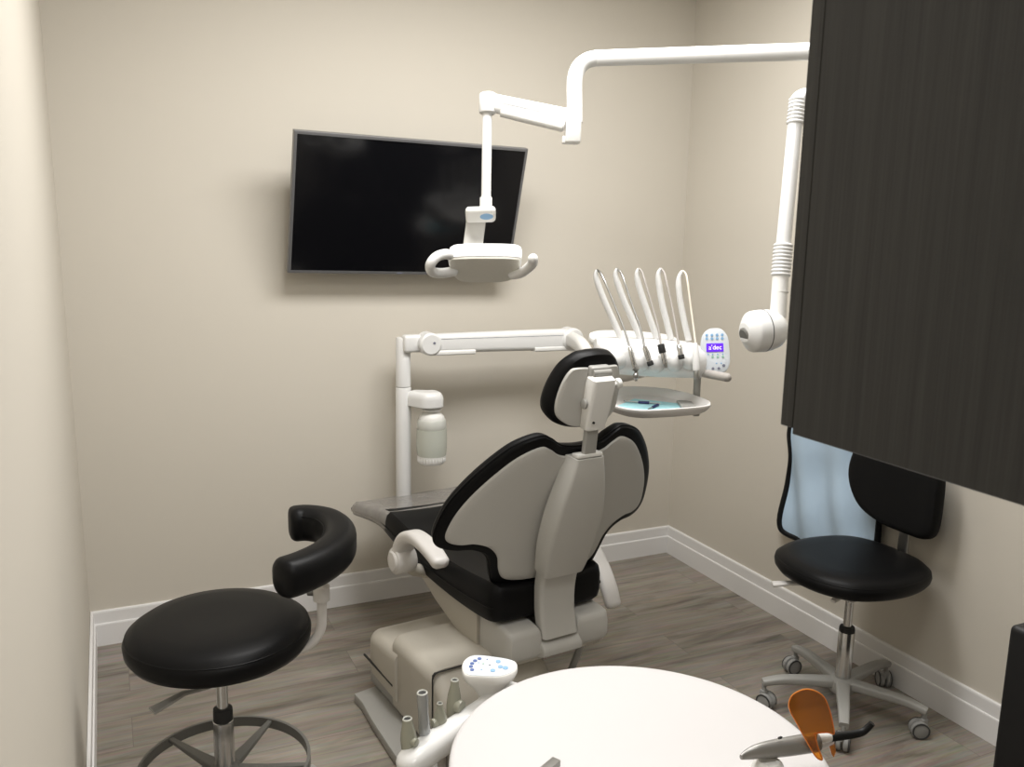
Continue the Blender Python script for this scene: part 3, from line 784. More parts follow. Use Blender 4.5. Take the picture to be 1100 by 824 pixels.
# ------------------------------------------------------------------ delivery unit beyond the chair
def delivery():
    px0, py0 = 1.075, 3.335
    t = thing('delivery_unit', 'white dental delivery unit on a tall pole, with five curved whip arms', 'dental unit', (px0, py0, 0))
    rp = 0.030
    bm = NB(); cyl(bm, (px0, py0, 0.445), (px0, py0, 0.955), rp + .001, 28, .004)
    pole = obj('pole', bm, M['white'], t)
    bm = NB(); tube(bm, [(px0 + .0, py0 + .02, .43), (px0 + .06, 3.0, .41), (1.17, 2.75, .385)], 1.0, up=UP, sec=rrect(.06, .04, .012, 4)); obj('support_beam', bm, M['white'], t)
    bm = NB(); lathe(bm, [(rp - .002, .957), (rp, .959), (rp, 1.148), (rp - .004, 1.156), (.001, 1.157)], (px0, py0, 0), (0, 0, 1), 28); obj('pole_head', bm, M['white'], t)
    # arm along x
    D1 = (P(460, 369, 1) - EYE); y_arm = 3.29
    h1 = EYE + D1 * (y_arm / D1.y)
    D2 = (P(612, 364, 1) - EYE); h2 = EYE + D2 * (y_arm / D2.y)
    ax = (h2 - h1).normalized(); L_ = (h2 - h1).length
    yv = V3((0, 1, 0)); up = (UP - ax * UP.dot(ax)).normalized()
    bm = NB()
    secs = []
    for s_, hh in ((-.0, .074), (.08, .078), (.3, .082), (.7, .088), (1.0, .090)):
        secs.append([h1 + ax * L_ * s_ + yv * a_ + up * (b_) for a_, b_ in rrect(.058, hh, .022, 5)])
    rings(bm, secs)
    fa = obj('flex_arm', bm, M['white'], t)
    for s0, s1 in ((.0, .30), (.72, 1.0)):
        bm = NB()
        secs = [[h1 + ax * L_ * s_ + yv * a_ + up * (b_ - .037) for a_, b_ in rrect(.064, .02, .006, 3)] for s_ in (s0, s1)]
        rings(bm, secs)
        obj('arm_cover', bm, M['whitep'], fa)
    bm = NB()
    box(bm, (0, 0, 0), (L_ * .86, .0012, .0014), mtx=basis(h1 + ax * L_ * .5 - yv * .0292 + up * .02, ax, yv, up)); obj('seam_line', bm, M['greydot'], fa, smooth=False)
    for h, r_ in ((h1, .046), (h2, .050)):
        bm = NB(); lathe(bm, [(.001, -.040), (r_ - .008, -.040), (r_, -.033), (r_, .030), (r_ - .006, .037), (.001, .037)], h, (0, 1, 0), 36); hb = obj('pivot_hub', bm, M['white'], t)
        bm = NB(); lathe(bm, [(.005, -.042), (.005, -.039)], h - V3((-.012, 0, -.006)), (0, 1, 0), 14); obj('pivot_screw', bm, M['greydot'], hb)
    bm = NB(); box(bm, ((px0 + h1.x) / 2 , (py0 + y_arm) / 2, h1.z), (h1.x - px0 + .02, .05, .07), .012, 3); obj('pole_bracket', bm, M['white'], t)
    # second arm to the head
    D = 2.95
    bm = NB(); tube(bm, cat([tuple(h2 + V3((.0, .0, -.0))), tuple(P(624, 371, 3.52)), tuple(P(638, 392, 3.35)), tuple(P(660, 402, 3.2)), tuple(P(690, 396, 3.08))], 6), 1.0, up=(0, 0, 1), sec=rrect(.05, .062, .02, 4)); obj('lower_arm', bm, M['whitep'], t)
    # head
    hc = P(703, 384, D)
    px = D / FPX
    rt = (SIDE + UP * -.03).normalized()
    fwd = AWAY
    hm = basis(hc, rt, fwd, UP)
    bm = NB()
    secs = []
    for s_, ry, rz, oz in ((-.205, .03, .018, .022), (-.20, .055, .036, .018), (-.18, .078, .052, .008), (-.13, .09, .060, 0), (.0, .092, .063, 0), (.12, .088, .060, -.001), (.155, .078, .052, -.006), (.172, .055, .036, -.012), (.178, .025, .016, -.014)):
        secs.append([hm @ V3((s_, ry * math.copysign(abs(math.cos(a)) ** .7, math.cos(a)), oz + rz * math.copysign(abs(math.sin(a)) ** .8, math.sin(a)))) for a in [2 * PI * k / 32 for k in range(32)]])
    rings(bm, secs)
    hd = obj('delivery_head', bm, M['white'], t)
    # flat top deck at the back left
    bm = NB()
    o2 = cat([(-.215, .02), (-.20, -.03), (-.10, -.045), (.06, -.045), (.10, -.0), (.09, .09), (0, .13), (-.13, .13), (-.20, .09)], 5, True)
    plate(bm, o2, basis(hm @ V3((0, .085, .026)), rt, (fwd + UP * .10).normalized(), UP), .024, .010, (-.06, .04)); obj('top_deck', bm, M['whitep'], hd)
    # five holder lobes
    lob = [(663, 386), (688, 388), (705, 389), (724, 388), (740, 386)]
    for x_, y_ in lob:
        c_ = P(x_, y_, D - .075)
        bm = NB(); ball(bm, (0, 0, 0), (.031, .038, .036), basis(c_, rt, fwd, UP)); obj('holder', bm, M['white'], hd)
    # whips, hoses and handpieces
    wh = [([(669, 368), (660, 347), (650, 325), (643, 307), (640, 296), (641.5, 290)], [(645, 293), (650, 303), (660, 327), (670, 352), (676, 372)]),
          ([(689, 366), (680, 345), (671, 325), (664, 306), (661, 295), (663, 288.5)], [(667, 293), (671, 303), (680, 330), (688, 352), (692, 372)]),
          ([(706, 364), (699, 345), (692, 325), (686, 306), (684, 295), (686, 288.5)], [(689.5, 292), (693, 303), (701, 330), (707, 352), (710, 371)]),
          ([(721, 365), (716, 345), (711, 325), (708, 306), (707, 295), (710, 288.5)], [(713.5, 293), (716, 303), (722, 330), (726, 352), (729, 370)]),
          ([(740, 366), (735, 345), (731, 325), (729, 308), (729.5, 298), (733, 291)], [(736.5, 294), (738.5, 303), (742, 330), (745, 352), (747, 368)])]
    hosem = [M['steel'], M['steel'], M['gripg'], M['gripg'], M['cream']]
    hpl = ['steel dental handpiece hanging furthest left on the delivery unit, angled tip lowest',
           'short steel dental handpiece with black end, second from the left on the delivery unit',
           'steel dental handpiece with a black upper collar, middle of the five on the delivery unit',
           'short grey handpiece with black blunt end, fourth from the left on the delivery unit',
           'long white air water syringe hanging furthest right on the delivery unit']
    for i, (w_, hs) in enumerate(wh):
        n = len(w_)
        pts = cat([tuple(P(x_, y_, D - .01 - .02 * k / (n - 1))) for k, (x_, y_) in enumerate(w_)], 5)
        m = len(pts)
        rad = [.0108 - .0055 * max(0, (k / (m - 1) - .62) / .38) for k in range(m)]
        bm = NB(); tube(bm, pts, rad, 14); obj('whip_arm', bm, M['white'], t)
        tip = P(*w_[-1], D - .03)
        hp = thing('handpiece', hpl[i], 'dental handpiece', P(*hs[-1], D - .125), group='handpieces on the delivery unit')
        pts = cat([tuple(tip)] + [tuple(P(x_, y_, D - .045 - .08 * k / 4)) for k, (x_, y_) in enumerate(hs)], 5)
        bm = NB(); tube(bm, pts, .0036, 10); obj('hose', bm, hosem[i], hp)
        e = [(684, 402), (698, 389), (714.5, 391), (731.5, 382), (748, 398)][i]
        a, c = P(*hs[-1], D - .125), P(*e, D - .128)
        L2 = (c - a).length
        if i == 0:
            bm = NB(); lathe(bm, [(.004, 0), (.007, .006), (.008, .03), (.0085, L2 * .7), (.006, L2)], a, c - a, 18); obj('handle', bm, M['chrome'], hp)
            bm = NB(); q = P(683.0, 404, D - .13); ball(bm, q, (.010, .010, .012)); cyl(bm, q, P(683.5, 409.5, D - .13), .0045, 12); cyl(bm, P(681, 395, D - .13), P(685, 398, D - .13), .011, 14); obj('tip', bm, M['steel'], hp)
        elif i == 4:
            bm = NB(); lathe(bm, [(.005, 0), (.0085, .01), (.012, L2 * .5), (.0125, L2 * .9), (.011, L2)], a, c - a, 18); obj('handle', bm, M['white'], hp)
            bm = NB(); cyl(bm, c, P(749, 407, D - .128), .0105, 14, .002); obj('tip', bm, M['steel'], hp)
        else:
            bm = NB(); lathe(bm, [(.004, 0), (.008, .004), (.0095, L2 * .45), (.0085, L2)], a, c - a, 18); obj('handle', bm, M['chrome'], hp)
            bm = NB(); dd = (c - a).normalized()
            if i == 2:
                cyl(bm, a - dd * .004, a + dd * .026, .0115, 16, .002); obj('collar', bm, M['rubber'], hp)
                bm = NB(); lathe(bm, [(.008, 0), (.006, .006), (.0055, .012), (.002, .014)], c, dd, 14); obj('tip', bm, M['steel'], hp)
            else:
                cyl(bm, c - dd * .003, c + dd * .012, .0105, 16, .002); obj('tip', bm, M['rubber'], hp)
    # touch pad
    Dp_ = D - .06
    pc = P(768, 377, Dp_)
    tz = (-AWAY + UP * .22 + SIDE * -.05).normalized()
    ty = (UP - tz * UP.dot(tz)); ty = (ty.normalized() + SIDE * -.055).normalized(); tx = ty.cross(tz)
    pm = basis(pc, tx, ty, tz)
    s = Dp_ / FPX
    o3 = cat([(0, 24.5 * s), (8 * s, 23 * s), (14 * s, 15 * s), (15.5 * s, 2 * s), (15.5 * s, -13 * s), (11 * s, -22 * s), (2 * s, -24.5 * s), (-9 * s, -22 * s), (-14 * s, -12 * s), (-15 * s, 3 * s), (-13 * s, 16 * s), (-7 * s, 23 * s)], 5, True)
    bm = NB(); plate(bm, o3, pm @ Matrix.Translation((0, 0, -.014)), .018, .005); tp = obj('touch_pad', bm, M['panel'], t)
    bm = NB(); box(bm, (-.2 * s, 3.5 * s, .0048), (18.2 * s, 9.2 * s, .002), .0006, 1, mtx=pm); obj('display', bm, M['purple'], tp)
    def lettering(txt, size, mtx, m, parent, name='lettering'):
        cu = bpy.data.curves.new('txt', 'FONT'); cu.body = txt; cu.size = size; cu.align_x = 'CENTER'; cu.align_y = 'CENTER'; cu.extrude = .0004
        tmp = bpy.data.objects.new('txt', cu); COL.objects.link(tmp)
        dg = bpy.context.evaluated_depsgraph_get()
        me = bpy.data.meshes.new_from_object(tmp.evaluated_get(dg))
        bpy.data.objects.remove(tmp); bpy.data.curves.remove(cu)
        bm = NB(); bm.from_mesh(me); bpy.data.meshes.remove(me)
        bm.transform(mtx)
        return obj(name, bm, m, parent, smooth=False)
    lettering("a'dec", 7.0 * s, pm @ Matrix.Translation((0, 3.5 * s, .0066)), M['glow'], tp)
    for yy, xs_, m_, rr in ((17.0, (-8.5, -3, 2.5, 8), 'lbluedot', 1.5), (13.2, (-8.5, -3, 2.5, 8), 'lbluedot', 1.5), (-6.5, (-3, 2.5, 8), 'greendot', 1.3), (-3.6, (-7.5, -3, 2.5, 8), 'lbluedot', .8), (-13.5, (1, 6), 'lbluedot', .8), (-19, (-3, 3.2), 'greydot', 1.5), (-16, (8.5,), 'greydot', 1.6)):
        for xx in xs_:
            bm = NB(); lathe(bm, [(rr * s, .0), (rr * s, .0012), (.0001, .0015)], pm @ V3((xx * s, yy * s, .004)), tz, 14); obj('button', bm, M[m_], tp)
    # grey handle, post
    bm = NB(); tube(bm, [P(750, 399, D - .02), P(757, 401, D - .05), P(781, 405.5, D - .13)], [.013, .0145, .0145], 18, rnd=True); obj('side_handle', bm, M['gripg'], t)
    bm = NB(); tube(bm, [P(749.5, 398, D - .015), P(748.5, 420, D + .01), P(747.5, 446, D + .04)], 1.0, up=AWAY, sec=rrect(.022, .022, .005, 3)); obj('tray_post', bm, M['greym'], t)
    # bottle holder
    bc = EYE + (P(462, 440, 1) - EYE) * (3.29 / (P(462, 440, 1) - EYE).y)
    hz0 = (EYE + (P(462, 432.5, 1) - EYE) * (3.29 / (P(462, 436, 1) - EYE).y)).z
    bc = V3((bc.x - .006, 3.27, 0))
    bm = NB()
    o4 = cat([(px0 - bc.x - .0, .050), (px0 - bc.x + .012, .03), (-.045, -.035), (0, -.05), (.040, -.038), (.050, 0), (.038, .038), (0, .05), (-.06, .08)], 5, True)
    fnb = lambda u, v, n: V3((bc.x + u, bc.y + v, hz0 + n))
    slab(bm, o4, (-.01, .005), [(0.9, -.012), (1, -.008), (1, .022), (.97, .032), (.86, .044), (.7, .05)], fnb); obj('bottle_holder', bm, M['white'], t)
    bot = thing('water_bottle', 'frosted water bottle hanging under its white holder on the pole', 'bottle', (bc.x + .006, bc.y, hz0 - .247))
    z0 = hz0 - .247
    c = V3((bc.x + .006, bc.y, z0))
    bm = NB(); lathe(bm, [(.026, .236), (.026, .228), (.040, .226), (.040, .221), (.026, .220), (.026, .214), (.040, .206), (.051, .194), (.052, .184), (.001, .184)], c, (0, 0, 1), 36); obj('neck', bm, M['whitep'], bot)
    bm = NB(); lathe(bm, [(.001, .145), (.058, .145), (.060, .150), (.058, .178), (.054, .185), (.001, .185)], c, (0, 0, 1), 36); obj('upper_body', bm, M['bottle'], bot)
    bm = NB(); lathe(bm, [(.001, .034), (.0585, .034), (.062, .06), (.0625, .10), (.0603, .1448), (.001, .1448)], c, (0, 0, 1), 36); obj('water_fill', bm, M['water'], bot, label='pale green water level')
    bm = NB(); pr = [(.001, .0), (.050, .0), (.055, .006)]
    lathe(bm, pr + [(.0583, .030), (.0587, .034), (.001, .034)], c, (0, 0, 1), 36)
    for k in range(28):
        a = 2 * PI * k / 28
        box(bm, (0, 0, 0), (.004, .004, .018), .001, 1, mtx=basis(c + V3((.0567 * math.cos(a), .0567 * math.sin(a), .018)), V3((math.cos(a), math.sin(a), 0)), V3((-math.sin(a), math.cos(a), 0)), UP))
    obj('base_cap', bm, M['whitep'], bot)
    # instrument tray
    Dt = D - .03
    tc_ = P(700, 431, Dt)
    tr = thing('instrument_tray', 'white shallow plastic tray below the handpieces', 'tray', tc_)
    w_ = Dt / FPX
    rim = cat([(-60 * w_, -.02), (-40 * w_, -.10), (-22 * w_, -.125), (-5 * w_, -.125), (30 * w_, -.10), (54 * w_, -.075), (60 * w_, -.05), (58 * w_, -.01), (35 * w_, .07), (0, .11), (-35 * w_, .10), (-56 * w_, .05)], 5, True)
    ta = (AWAY + UP * .15).normalized(); tm = basis(tc_, SIDE, ta, SIDE.cross(ta))
    tf = lambda u, v, n: tm @ V3((u, v, n))
    ctr = (0, -.01)
    def rg(sc_, n): return [tf(ctr[0] + (u - ctr[0]) * sc_, ctr[1] + (v - ctr[1]) * sc_, n) for u, v in rim]
    bm = NB()
    rings(bm, [rg(.02, -.020), rg(.6, -.020), rg(.86, -.019), rg(.93, -.010), rg(.985, .002), rg(1.0, .008), rg(.995, .013), rg(.97, .015), rg(.94, .011), rg(.90, -.006), rg(.86, -.013), rg(.5, -.014), rg(.02, -.014)])
    obj('tray_dish', bm, M['trayin'], tr)
    bm = NB(); box(bm, (0, 0, 0), (.05, .09, .012), .003, 2, mtx=basis(P(737, 434.5, Dt + .0), SIDE, AWAY, UP)); obj('tray_support', bm, M['greym'], t)
    nz = tm @ V3((0, 0, -.0132))
    bm = NB(); mtn = basis(tm @ V3((.0, -.03, -.0130)), SIDE, ta, SIDE.cross(ta))
    npo = [(-.118, .010), (-.048, -.052), (.085, -.045), (.100, .045), (-.05, .085)]
    vs = [bm.verts.new(mtn @ V3((x_, y_, .0))) for x_, y_ in npo]; vs2 = [bm.verts.new(mtn @ V3((x_, y_, .0012))) for x_, y_ in npo]
    bm.faces.new(vs[::-1]); bm.faces.new(vs2)
    for k in range(5): bm.faces.new((vs[k], vs[(k + 1) % 5], vs2[(k + 1) % 5], vs2[k]))
    nk = obj('paper_napkin', bm, M['napkin'], None, smooth=False); tag(nk, 'aqua paper napkin lying on the white instrument tray', 'napkin')
    for (x0, y0, x1, y1, lb, hk) in ((-.085, .045, .030, .030, 'small steel instrument with navy grip at the back of the napkin', 1), (-.02, -.028, .022, .020, 'small steel instrument with navy grip at the front of the napkin', 0)):
        a, c = mtn @ V3((x0, y0, .0052)), mtn @ V3((x1, y1, .0052))
        ins = thing('dental_instrument', lb, 'dental instrument', a, group='instruments on the tray napkin')
        bm = NB(); cyl(bm, a, c, .0022, 10); 
        if hk: cyl(bm, a, a + V3((-.010, -.004, .004)), .0018, 8); cyl(bm, a.lerp(c, .12), a.lerp(c, .12) + V3((-.006, .012, .002)), .0018, 8)
        obj('shaft', bm, M['steel'], ins)
        bm = NB(); f0, f1 = (.36, .68) if hk else (.42, .95)
        cyl(bm, a.lerp(c, f0), a.lerp(c, f1), .0048, 14, .001); obj('grip', bm, M['navy'], ins)
delivery()

# ------------------------------------------------------------------ assistant's instrument arm, left of the table
def assistant():
    D0, D1 = 1.545, 1.70
    a, c = P(437, 824, D0), P(541, 752, D1)
    t = thing('assistant_unit', 'white angled instrument arm with control head between stool and round table', 'dental unit', (1.16, 2.05, 0.0))
    q = cat([tuple(P(430, 828, D0)), tuple(P(452, 811, D0 + .03)), tuple(P(490, 785, D0 + .08)), tuple(P(520, 764, D0 + .125)), tuple(P(540, 747, D1))], 6)
    bm = NB()
    n = len(q)
    secs = []
    for i, p in enumerate(q):
        tt = i / (n - 1)
        tn = (V3(q[min(i + 1, n - 1)]) - V3(q[max(0, i - 1)])).normalized()
        sd = tn.cross(UP).normalized(); up = sd.cross(tn)
        ee = (.35, .62, .8, .9, .96, 1)[min(i, 5)]
        secs.append([V3(p) + sd * x_ + up * y_ for x_, y_ in rrect((.058 - .010 * tt) * ee, (.05 - .004 * tt) * ee, .021 * ee, 5)])
    rings(bm, secs); obj('holder_bar', bm, M['white'], t, sharp=60)
    # control head
    hc = P(525, 719, D1 - .02)
    w_ = (D1 - .02) / FPX
    tz = (UP + AWAY * -.12).normalized(); ty = (AWAY - tz * AWAY.dot(tz)).normalized(); tx = (SIDE - tz * SIDE.dot(tz)).normalized(); ty = tz.cross(tx)
    hm = basis(hc, tx, ty, tz)
    out = cat([(-29 * w_, -.004), (-24 * w_, -.030), (-8 * w_, -.034), (12 * w_, -.034), (26 * w_, -.020), (31 * w_, .002), (26 * w_, .022), (0, .034), (-18 * w_, .036), (-27 * w_, .02)], 5, True)
    fn = lambda u, v, n: hm @ V3((u, v, n))
    bm = NB(); slab(bm, out, (0, 0), [(.38, -.07), (.40, -.055), (.52, -.040), (.74, -.024), (.93, -.013), (1, -.004), (1, .002), (.975, .006), (.93, .007)], fn, inner=(.5,)); ch = obj('control_head', bm, M['whitep'], t, sharp=60)
    bm = NB(); slab(bm, out, (0, 0), [(.92, .0068), (.92, .0078)], fn, inner=(.5,)); pn = obj('keypad', bm, M['panel'], ch)
    dots = [(-18, .006, 'bluedot', 2.3), (-15, .015, 'bluedot', 2.3), (-19, -.004, 'bluedot', 2.2), (-17.5, -.014, 'bluedot', 2.2), (-10.5, .022, 'bluedot', 2.3), (10, .014, 'lbluedot', 2.7), (12.5, -.003, 'lbluedot', 2.7), (4.5, -.015, 'lbluedot', 2.7), (18, -.006, 'lbluedot', 3.0),
            (-2, .020, 'bluedot', .7), (-11, .009, 'lbluedot', .7), (-6, .006, 'greendot', .9), (1, .002, 'greydot', .9), (-7.5, -.013, 'lbluedot', .8)]
    for x_, y_, m_, r_ in dots:
        bm = NB(); lathe(bm, [(r_ * w_, .0), (r_ * w_, .0008), (.0001, .001)], hm @ V3((x_ * w_, y_, .0078)), tz, 16, ref=tx); obj('button', bm, M[m_], pn)
    # link back to the chair base, below the table
    j = hm @ V3((.0, .0, -.075))
    bm = NB(); tube(bm, cat([tuple(P(541, 748, D1)), tuple(P(560, 752, D1 + .03)), (0.93, 1.62, .40), (1.08, 1.90, .17), (1.14, 2.08, .10)], 8), .024, 16); obj('support_link', bm, M['white'], t)
    bm = NB(); tube(bm, cat([tuple(j + tz * .02), tuple(j - UP * .01 + SIDE * .004), tuple(P(541, 750, D1))], 6), .020, 16); obj('neck', bm, M['white'], t)
    # instruments in the holders: valve bodies with open mouths
    def valve(base, top, r0, r1, lab, knob, name='suction_valve', m=M['olive']):
        base, top = V3(base), V3(top); ax = top - base; L_ = ax.length
        v = thing(name, lab, 'suction valve' if name == 'suction_valve' else 'syringe', base, group='instruments parked in the holder arm')
        bm = NB(); lathe(bm, [(r0 * .8, 0), (r0, .006), (r0 * 1.05, L_ * .35), (r0 * .92, L_ * .6), (r1 * 1.08, L_ * .85), (r1, L_), (r1 * .72, L_), (r1 * .66, L_ - .012), (.0005, L_ - .012)], base, ax, 24); bd = obj('valve_body' if name == 'suction_valve' else 'syringe_body', bm, m, v)
        bm = NB(); lathe(bm, [(r1 * .70, L_ - .0035), (r1 * .70, L_ - .0008), (.0005, L_ - .0012)], base, ax, 20); obj('mouth', bm, M['rubber'], bd)
        bm = NB(); lathe(bm, [(r1 * .7, L_ - .0005), (r1 * .86, L_ + .0016), (r1 * 1.03, L_ - .0005), (r1 * .9, L_ - .003)], base, ax, 24, hollow=True); obj('rim', bm, M['bottle'], bd)
        if knob:
            kx, kr = knob
            k0 = base.lerp(top, .36)
            bm = NB(); cyl(bm, k0 + SIDE * kx * .3 - AWAY * r0 * .4, k0 + SIDE * kx - AWAY * r0 * .9, kr, 20, .002); obj('lever_knob', bm, m, bd)
        return v
    valve(P(440, 806, 1.575), P(437.5, 772, 1.565), .0145, .0088, 'olive grey suction valve nearest the bottom edge of the photo', (.016, .008))
    valve(P(457, 800, 1.60), P(453.5, 744, 1.58), .0105, .0098, 'tall clear grey syringe body standing in the instrument arm', None, 'syringe', M['silver'])
    valve(P(473, 785, 1.625), P(472.5, 755.5, 1.615), .0125, .0055, 'smallest olive grey suction valve, between the clear syringe and the control head', (-.014, .009))
    valve(P(487, 771, 1.66), P(488.5, 730.5, 1.65), .0135, .0075, 'olive grey suction valve with round knob nearest the control head', (.017, .013))
    bm = NB()
    for dx, dd in ((0, 0), (9, .01)):
        tube(bm, cat([tuple(P(474 + dx, 800, 1.60 + dd)), tuple(P(475 + dx, 830, 1.60 + dd)), tuple(P(480 + dx, 880, 1.6 + dd)), tuple(P(530 + dx, 960, 1.65 + dd)), (0.95 + .03 * dd, 1.7, .34)], 6), .008, 12)
    obj('suction_hoses', bm, M['gripg'], t)
assistant()

# ------------------------------------------------------------------ caster helper (parts of a stool)
def caster(parent, p, ang, rr=.028, wd=.018):
    """twin-wheel caster below p on the floor"""
    dr = V3((math.cos(ang), math.sin(ang), 0)); ax = V3((-dr.y, dr.x, 0))
    c = V3((p[0], p[1], rr)) + dr * .012
    bm = NB()
    for s in (-1, 1):
        lathe(bm, [(.001, -wd / 2), (rr * .78, -wd / 2), (rr * .97, -wd / 2 + .003), (rr, 0), (rr * .97, wd / 2 - .003), (rr * .78, wd / 2), (.001, wd / 2)], c + ax * s * (wd * .62), ax, 24)
    box(bm, (p[0], p[1], rr + .022), (.026, .02, .03), .006, 2)
    cyl(bm, (p[0], p[1], rr + .02), (p[0], p[1], p[2]), .008, 12)
    co = obj('caster', bm, M['caster'], parent)
    for s in (-1, 1):
        q = c + ax * s * (wd * 1.13)
        bm = NB(); lathe(bm, [(rr * .80, -.0012), (rr * .96, -.0012), (rr * .96, .0012), (rr * .80, .0012)], q, ax * s, 24, hollow=True)
        obj('tyre_ring', bm, M['casterd'], co)

# ------------------------------------------------------------------ left stool (assistant's stool)
def stool_left():
    c = V3((0.2135, 2.17, 0))
    t = thing('stool', 'tall black round-seated stool with curved arm bolster, left of the dental chair', 'stool', c)
    R_ = .2265
    bm = NB(); lathe(bm, [(.001, .540), (R_ - .03, .540), (R_ - .012, .544), (R_ - .002, .560), (R_, .580), (R_ - .004, .590), (R_ - .006, .592), (R_ - .008, .597), (R_ - .03, .612), (R_ - .075, .621), (.08, .622), (.001, .621)], c, (0, 0, 1), 72); st = obj('seat', bm, M['black'], t, sharp=60)
    bm = NB(); tube(bm, [c + V3(((R_ - .0065) * math.cos(a), (R_ - .0065) * math.sin(a), .5925)) for a in [2 * PI * k / 72 for k in range(72)]], .0022, 6, closed=True); obj('seat_piping', bm, M['black'], st)
    bm = NB(); lathe(bm, [(.001, .512), (.06, .512), (.075, .527), (.09, .5395), (.001, .5395)], c, (0, 0, 1), 28); obj('seat_plate', bm, M['greym'], t)
    # column
    bm = NB(); cyl(bm, c + UP * .36, c + UP * .522, .0145, 24); obj('gas_piston', bm, M['chrome'], t)
    bm = NB(); lathe(bm, [(.016, .372), (.0235, .370), (.0245, .362), (.0245, .338), (.016, .338)], c, (0, 0, 1), 28); obj('column_collar', bm, M['rubber'], t)
    bm = NB(); lathe(bm, [(.0235, .338), (.0255, .336), (.0255, .10), (.0235, .098)], c, (0, 0, 1), 28); obj('column_sleeve', bm, M['chrome'], t)
    # lever
    bm = NB(); tube(bm, [P(225, 738, 2.2), P(197, 745, 2.15), P(176, 757, 2.10), P(163, 764, 2.08)], 1.0, up=UP, sec=lambda s: rrect(.012 + .022 * s, .008, .003, 2)); obj('lever', bm, M['greym'], t)
    # foot ring
    zr, rr = .205, .213
    bm = NB()
    ringp = [(rr - .004, -.014), (rr + .004, -.014), (rr + .004, .014), (rr - .004, .014)]
    secs = [[c + V3((r_ * math.cos(a), r_ * math.sin(a), zr + h)) for r_, h in ringp] for a in [2 * PI * k / 80 for k in range(80)]]
    rings(bm, secs, closed=True); fr = obj('foot_ring', bm, M['dgreym'], t)
    for k in range(5):
        a = math.radians(48 + 77 * (k if k < 2 else 0) + (125 + (k - 1) * 70.25 - 48 if k >= 2 else 0))
        dr = V3((math.cos(a), math.sin(a), 0))
        bm = NB(); tube(bm, [c + UP * (zr - .012) + dr * .02, c + UP * (zr - .006) + dr * .10, c + UP * (zr + .006) + dr * (rr - .003)], 1.0, up=UP, sec=lambda s: rrect(.040 - .026 * s, .020 - .010 * s, .004 - .001 * s, 3)); obj('spoke', bm, M['dgreym'], fr)
    bm = NB(); lathe(bm, [(.026, zr - .03), (.036, zr - .026), (.036, zr + .002), (.026, zr + .012)], c, (0, 0, 1), 28); obj('ring_hub', bm, M['dgreym'], fr)
    # base
    bm = NB(); lathe(bm, [(.001, .07), (.04, .07), (.045, .08), (.038, .115), (.001, .115)], c, (0, 0, 1), 28); obj('base_hub', bm, M['greym'], t)
    for k in range(5):
        a = math.radians(20 + 72 * k); dr = V3((math.cos(a), math.sin(a), 0)); e = c + dr * .265
        bm = NB(); tube(bm, [c + dr * .03 + UP * .095, c + dr * .15 + UP * .09, e + UP * .074], 1.0, up=UP, sec=lambda s: rrect(.045 - .015 * s, .032 - .010 * s, .008, 3)); obj('leg', bm, M['greym'], t)
        caster(t, (e.x, e.y, .07), a + 1.0)
    # support post for the bolster
    bm = NB()
    tube(bm, cat([(c.x + .06, c.y - .03, .535), (.36, 2.115, .525), (.415, 2.095, .535), (.448, 2.09, .57), (.4555, 2.09, .62), (.4555, 2.09, .74)], 7), .0125, 16); obj('support_post', bm, M['armp'], t)
    bm = NB(); lathe(bm, [(.0125, 0), (.021, .002), (.021, .040), (.0125, .042)], (.4555, 2.09, .655), (0, 0, 1), 24); cl = obj('post_collar', bm, M['armp'], t)
    bm = NB(); k0 = V3((.4555, 2.09, .676)); cyl(bm, k0 - SIDE * .018, k0 - SIDE * .036, .008, 14, .002); obj('clamp_knob', bm, M['dgreym'], cl)
    # bolster: a padded C seen from above
    pth = [(.415, 2.285), (.462, 2.280), (.505, 2.232), (.516, 2.150), (.492, 2.062), (.442, 1.992), (.382, 1.945), (.322, 1.918)]
    q = cat([(x_, y_) for x_, y_ in pth], 8)
    n = len(q); secs = []
    zc = .800
    for i, (x_, y_) in enumerate(q):
        a, b_ = q[max(0, i - 1)], q[min(n - 1, i + 1)]
        tn = V3((b_[0] - a[0], b_[1] - a[1], 0)).normalized(); sd = tn.cross(UP)
        tt = i / (n - 1)
        e = min(1, .45 + math.sqrt(max(0, 1 - (max(0, .07 - tt) / .07) ** 2)) * .55, .45 + math.sqrt(max(0, 1 - (max(0, tt - .94) / .06) ** 2)) * .55)
        secs.append([V3((x_, y_, zc)) + sd * u + UP * v for u, v in rrect(.086 * e, .092 * (.35 + .65 * e), min(.032, .038 * e), 6)])
    bm = NB(); rings(bm, secs); bo = obj('arm_bolster', bm, M['black'], t, sharp=70)
    bm = NB(); tube(bm, [secs[i][2] + (secs[i][2] - V3((q[i][0], q[i][1], zc))).normalized() * .0005 for i in range(5, n - 4)], .0016, 6); obj('bolster_seam', bm, M['black'], bo)
stool_left()

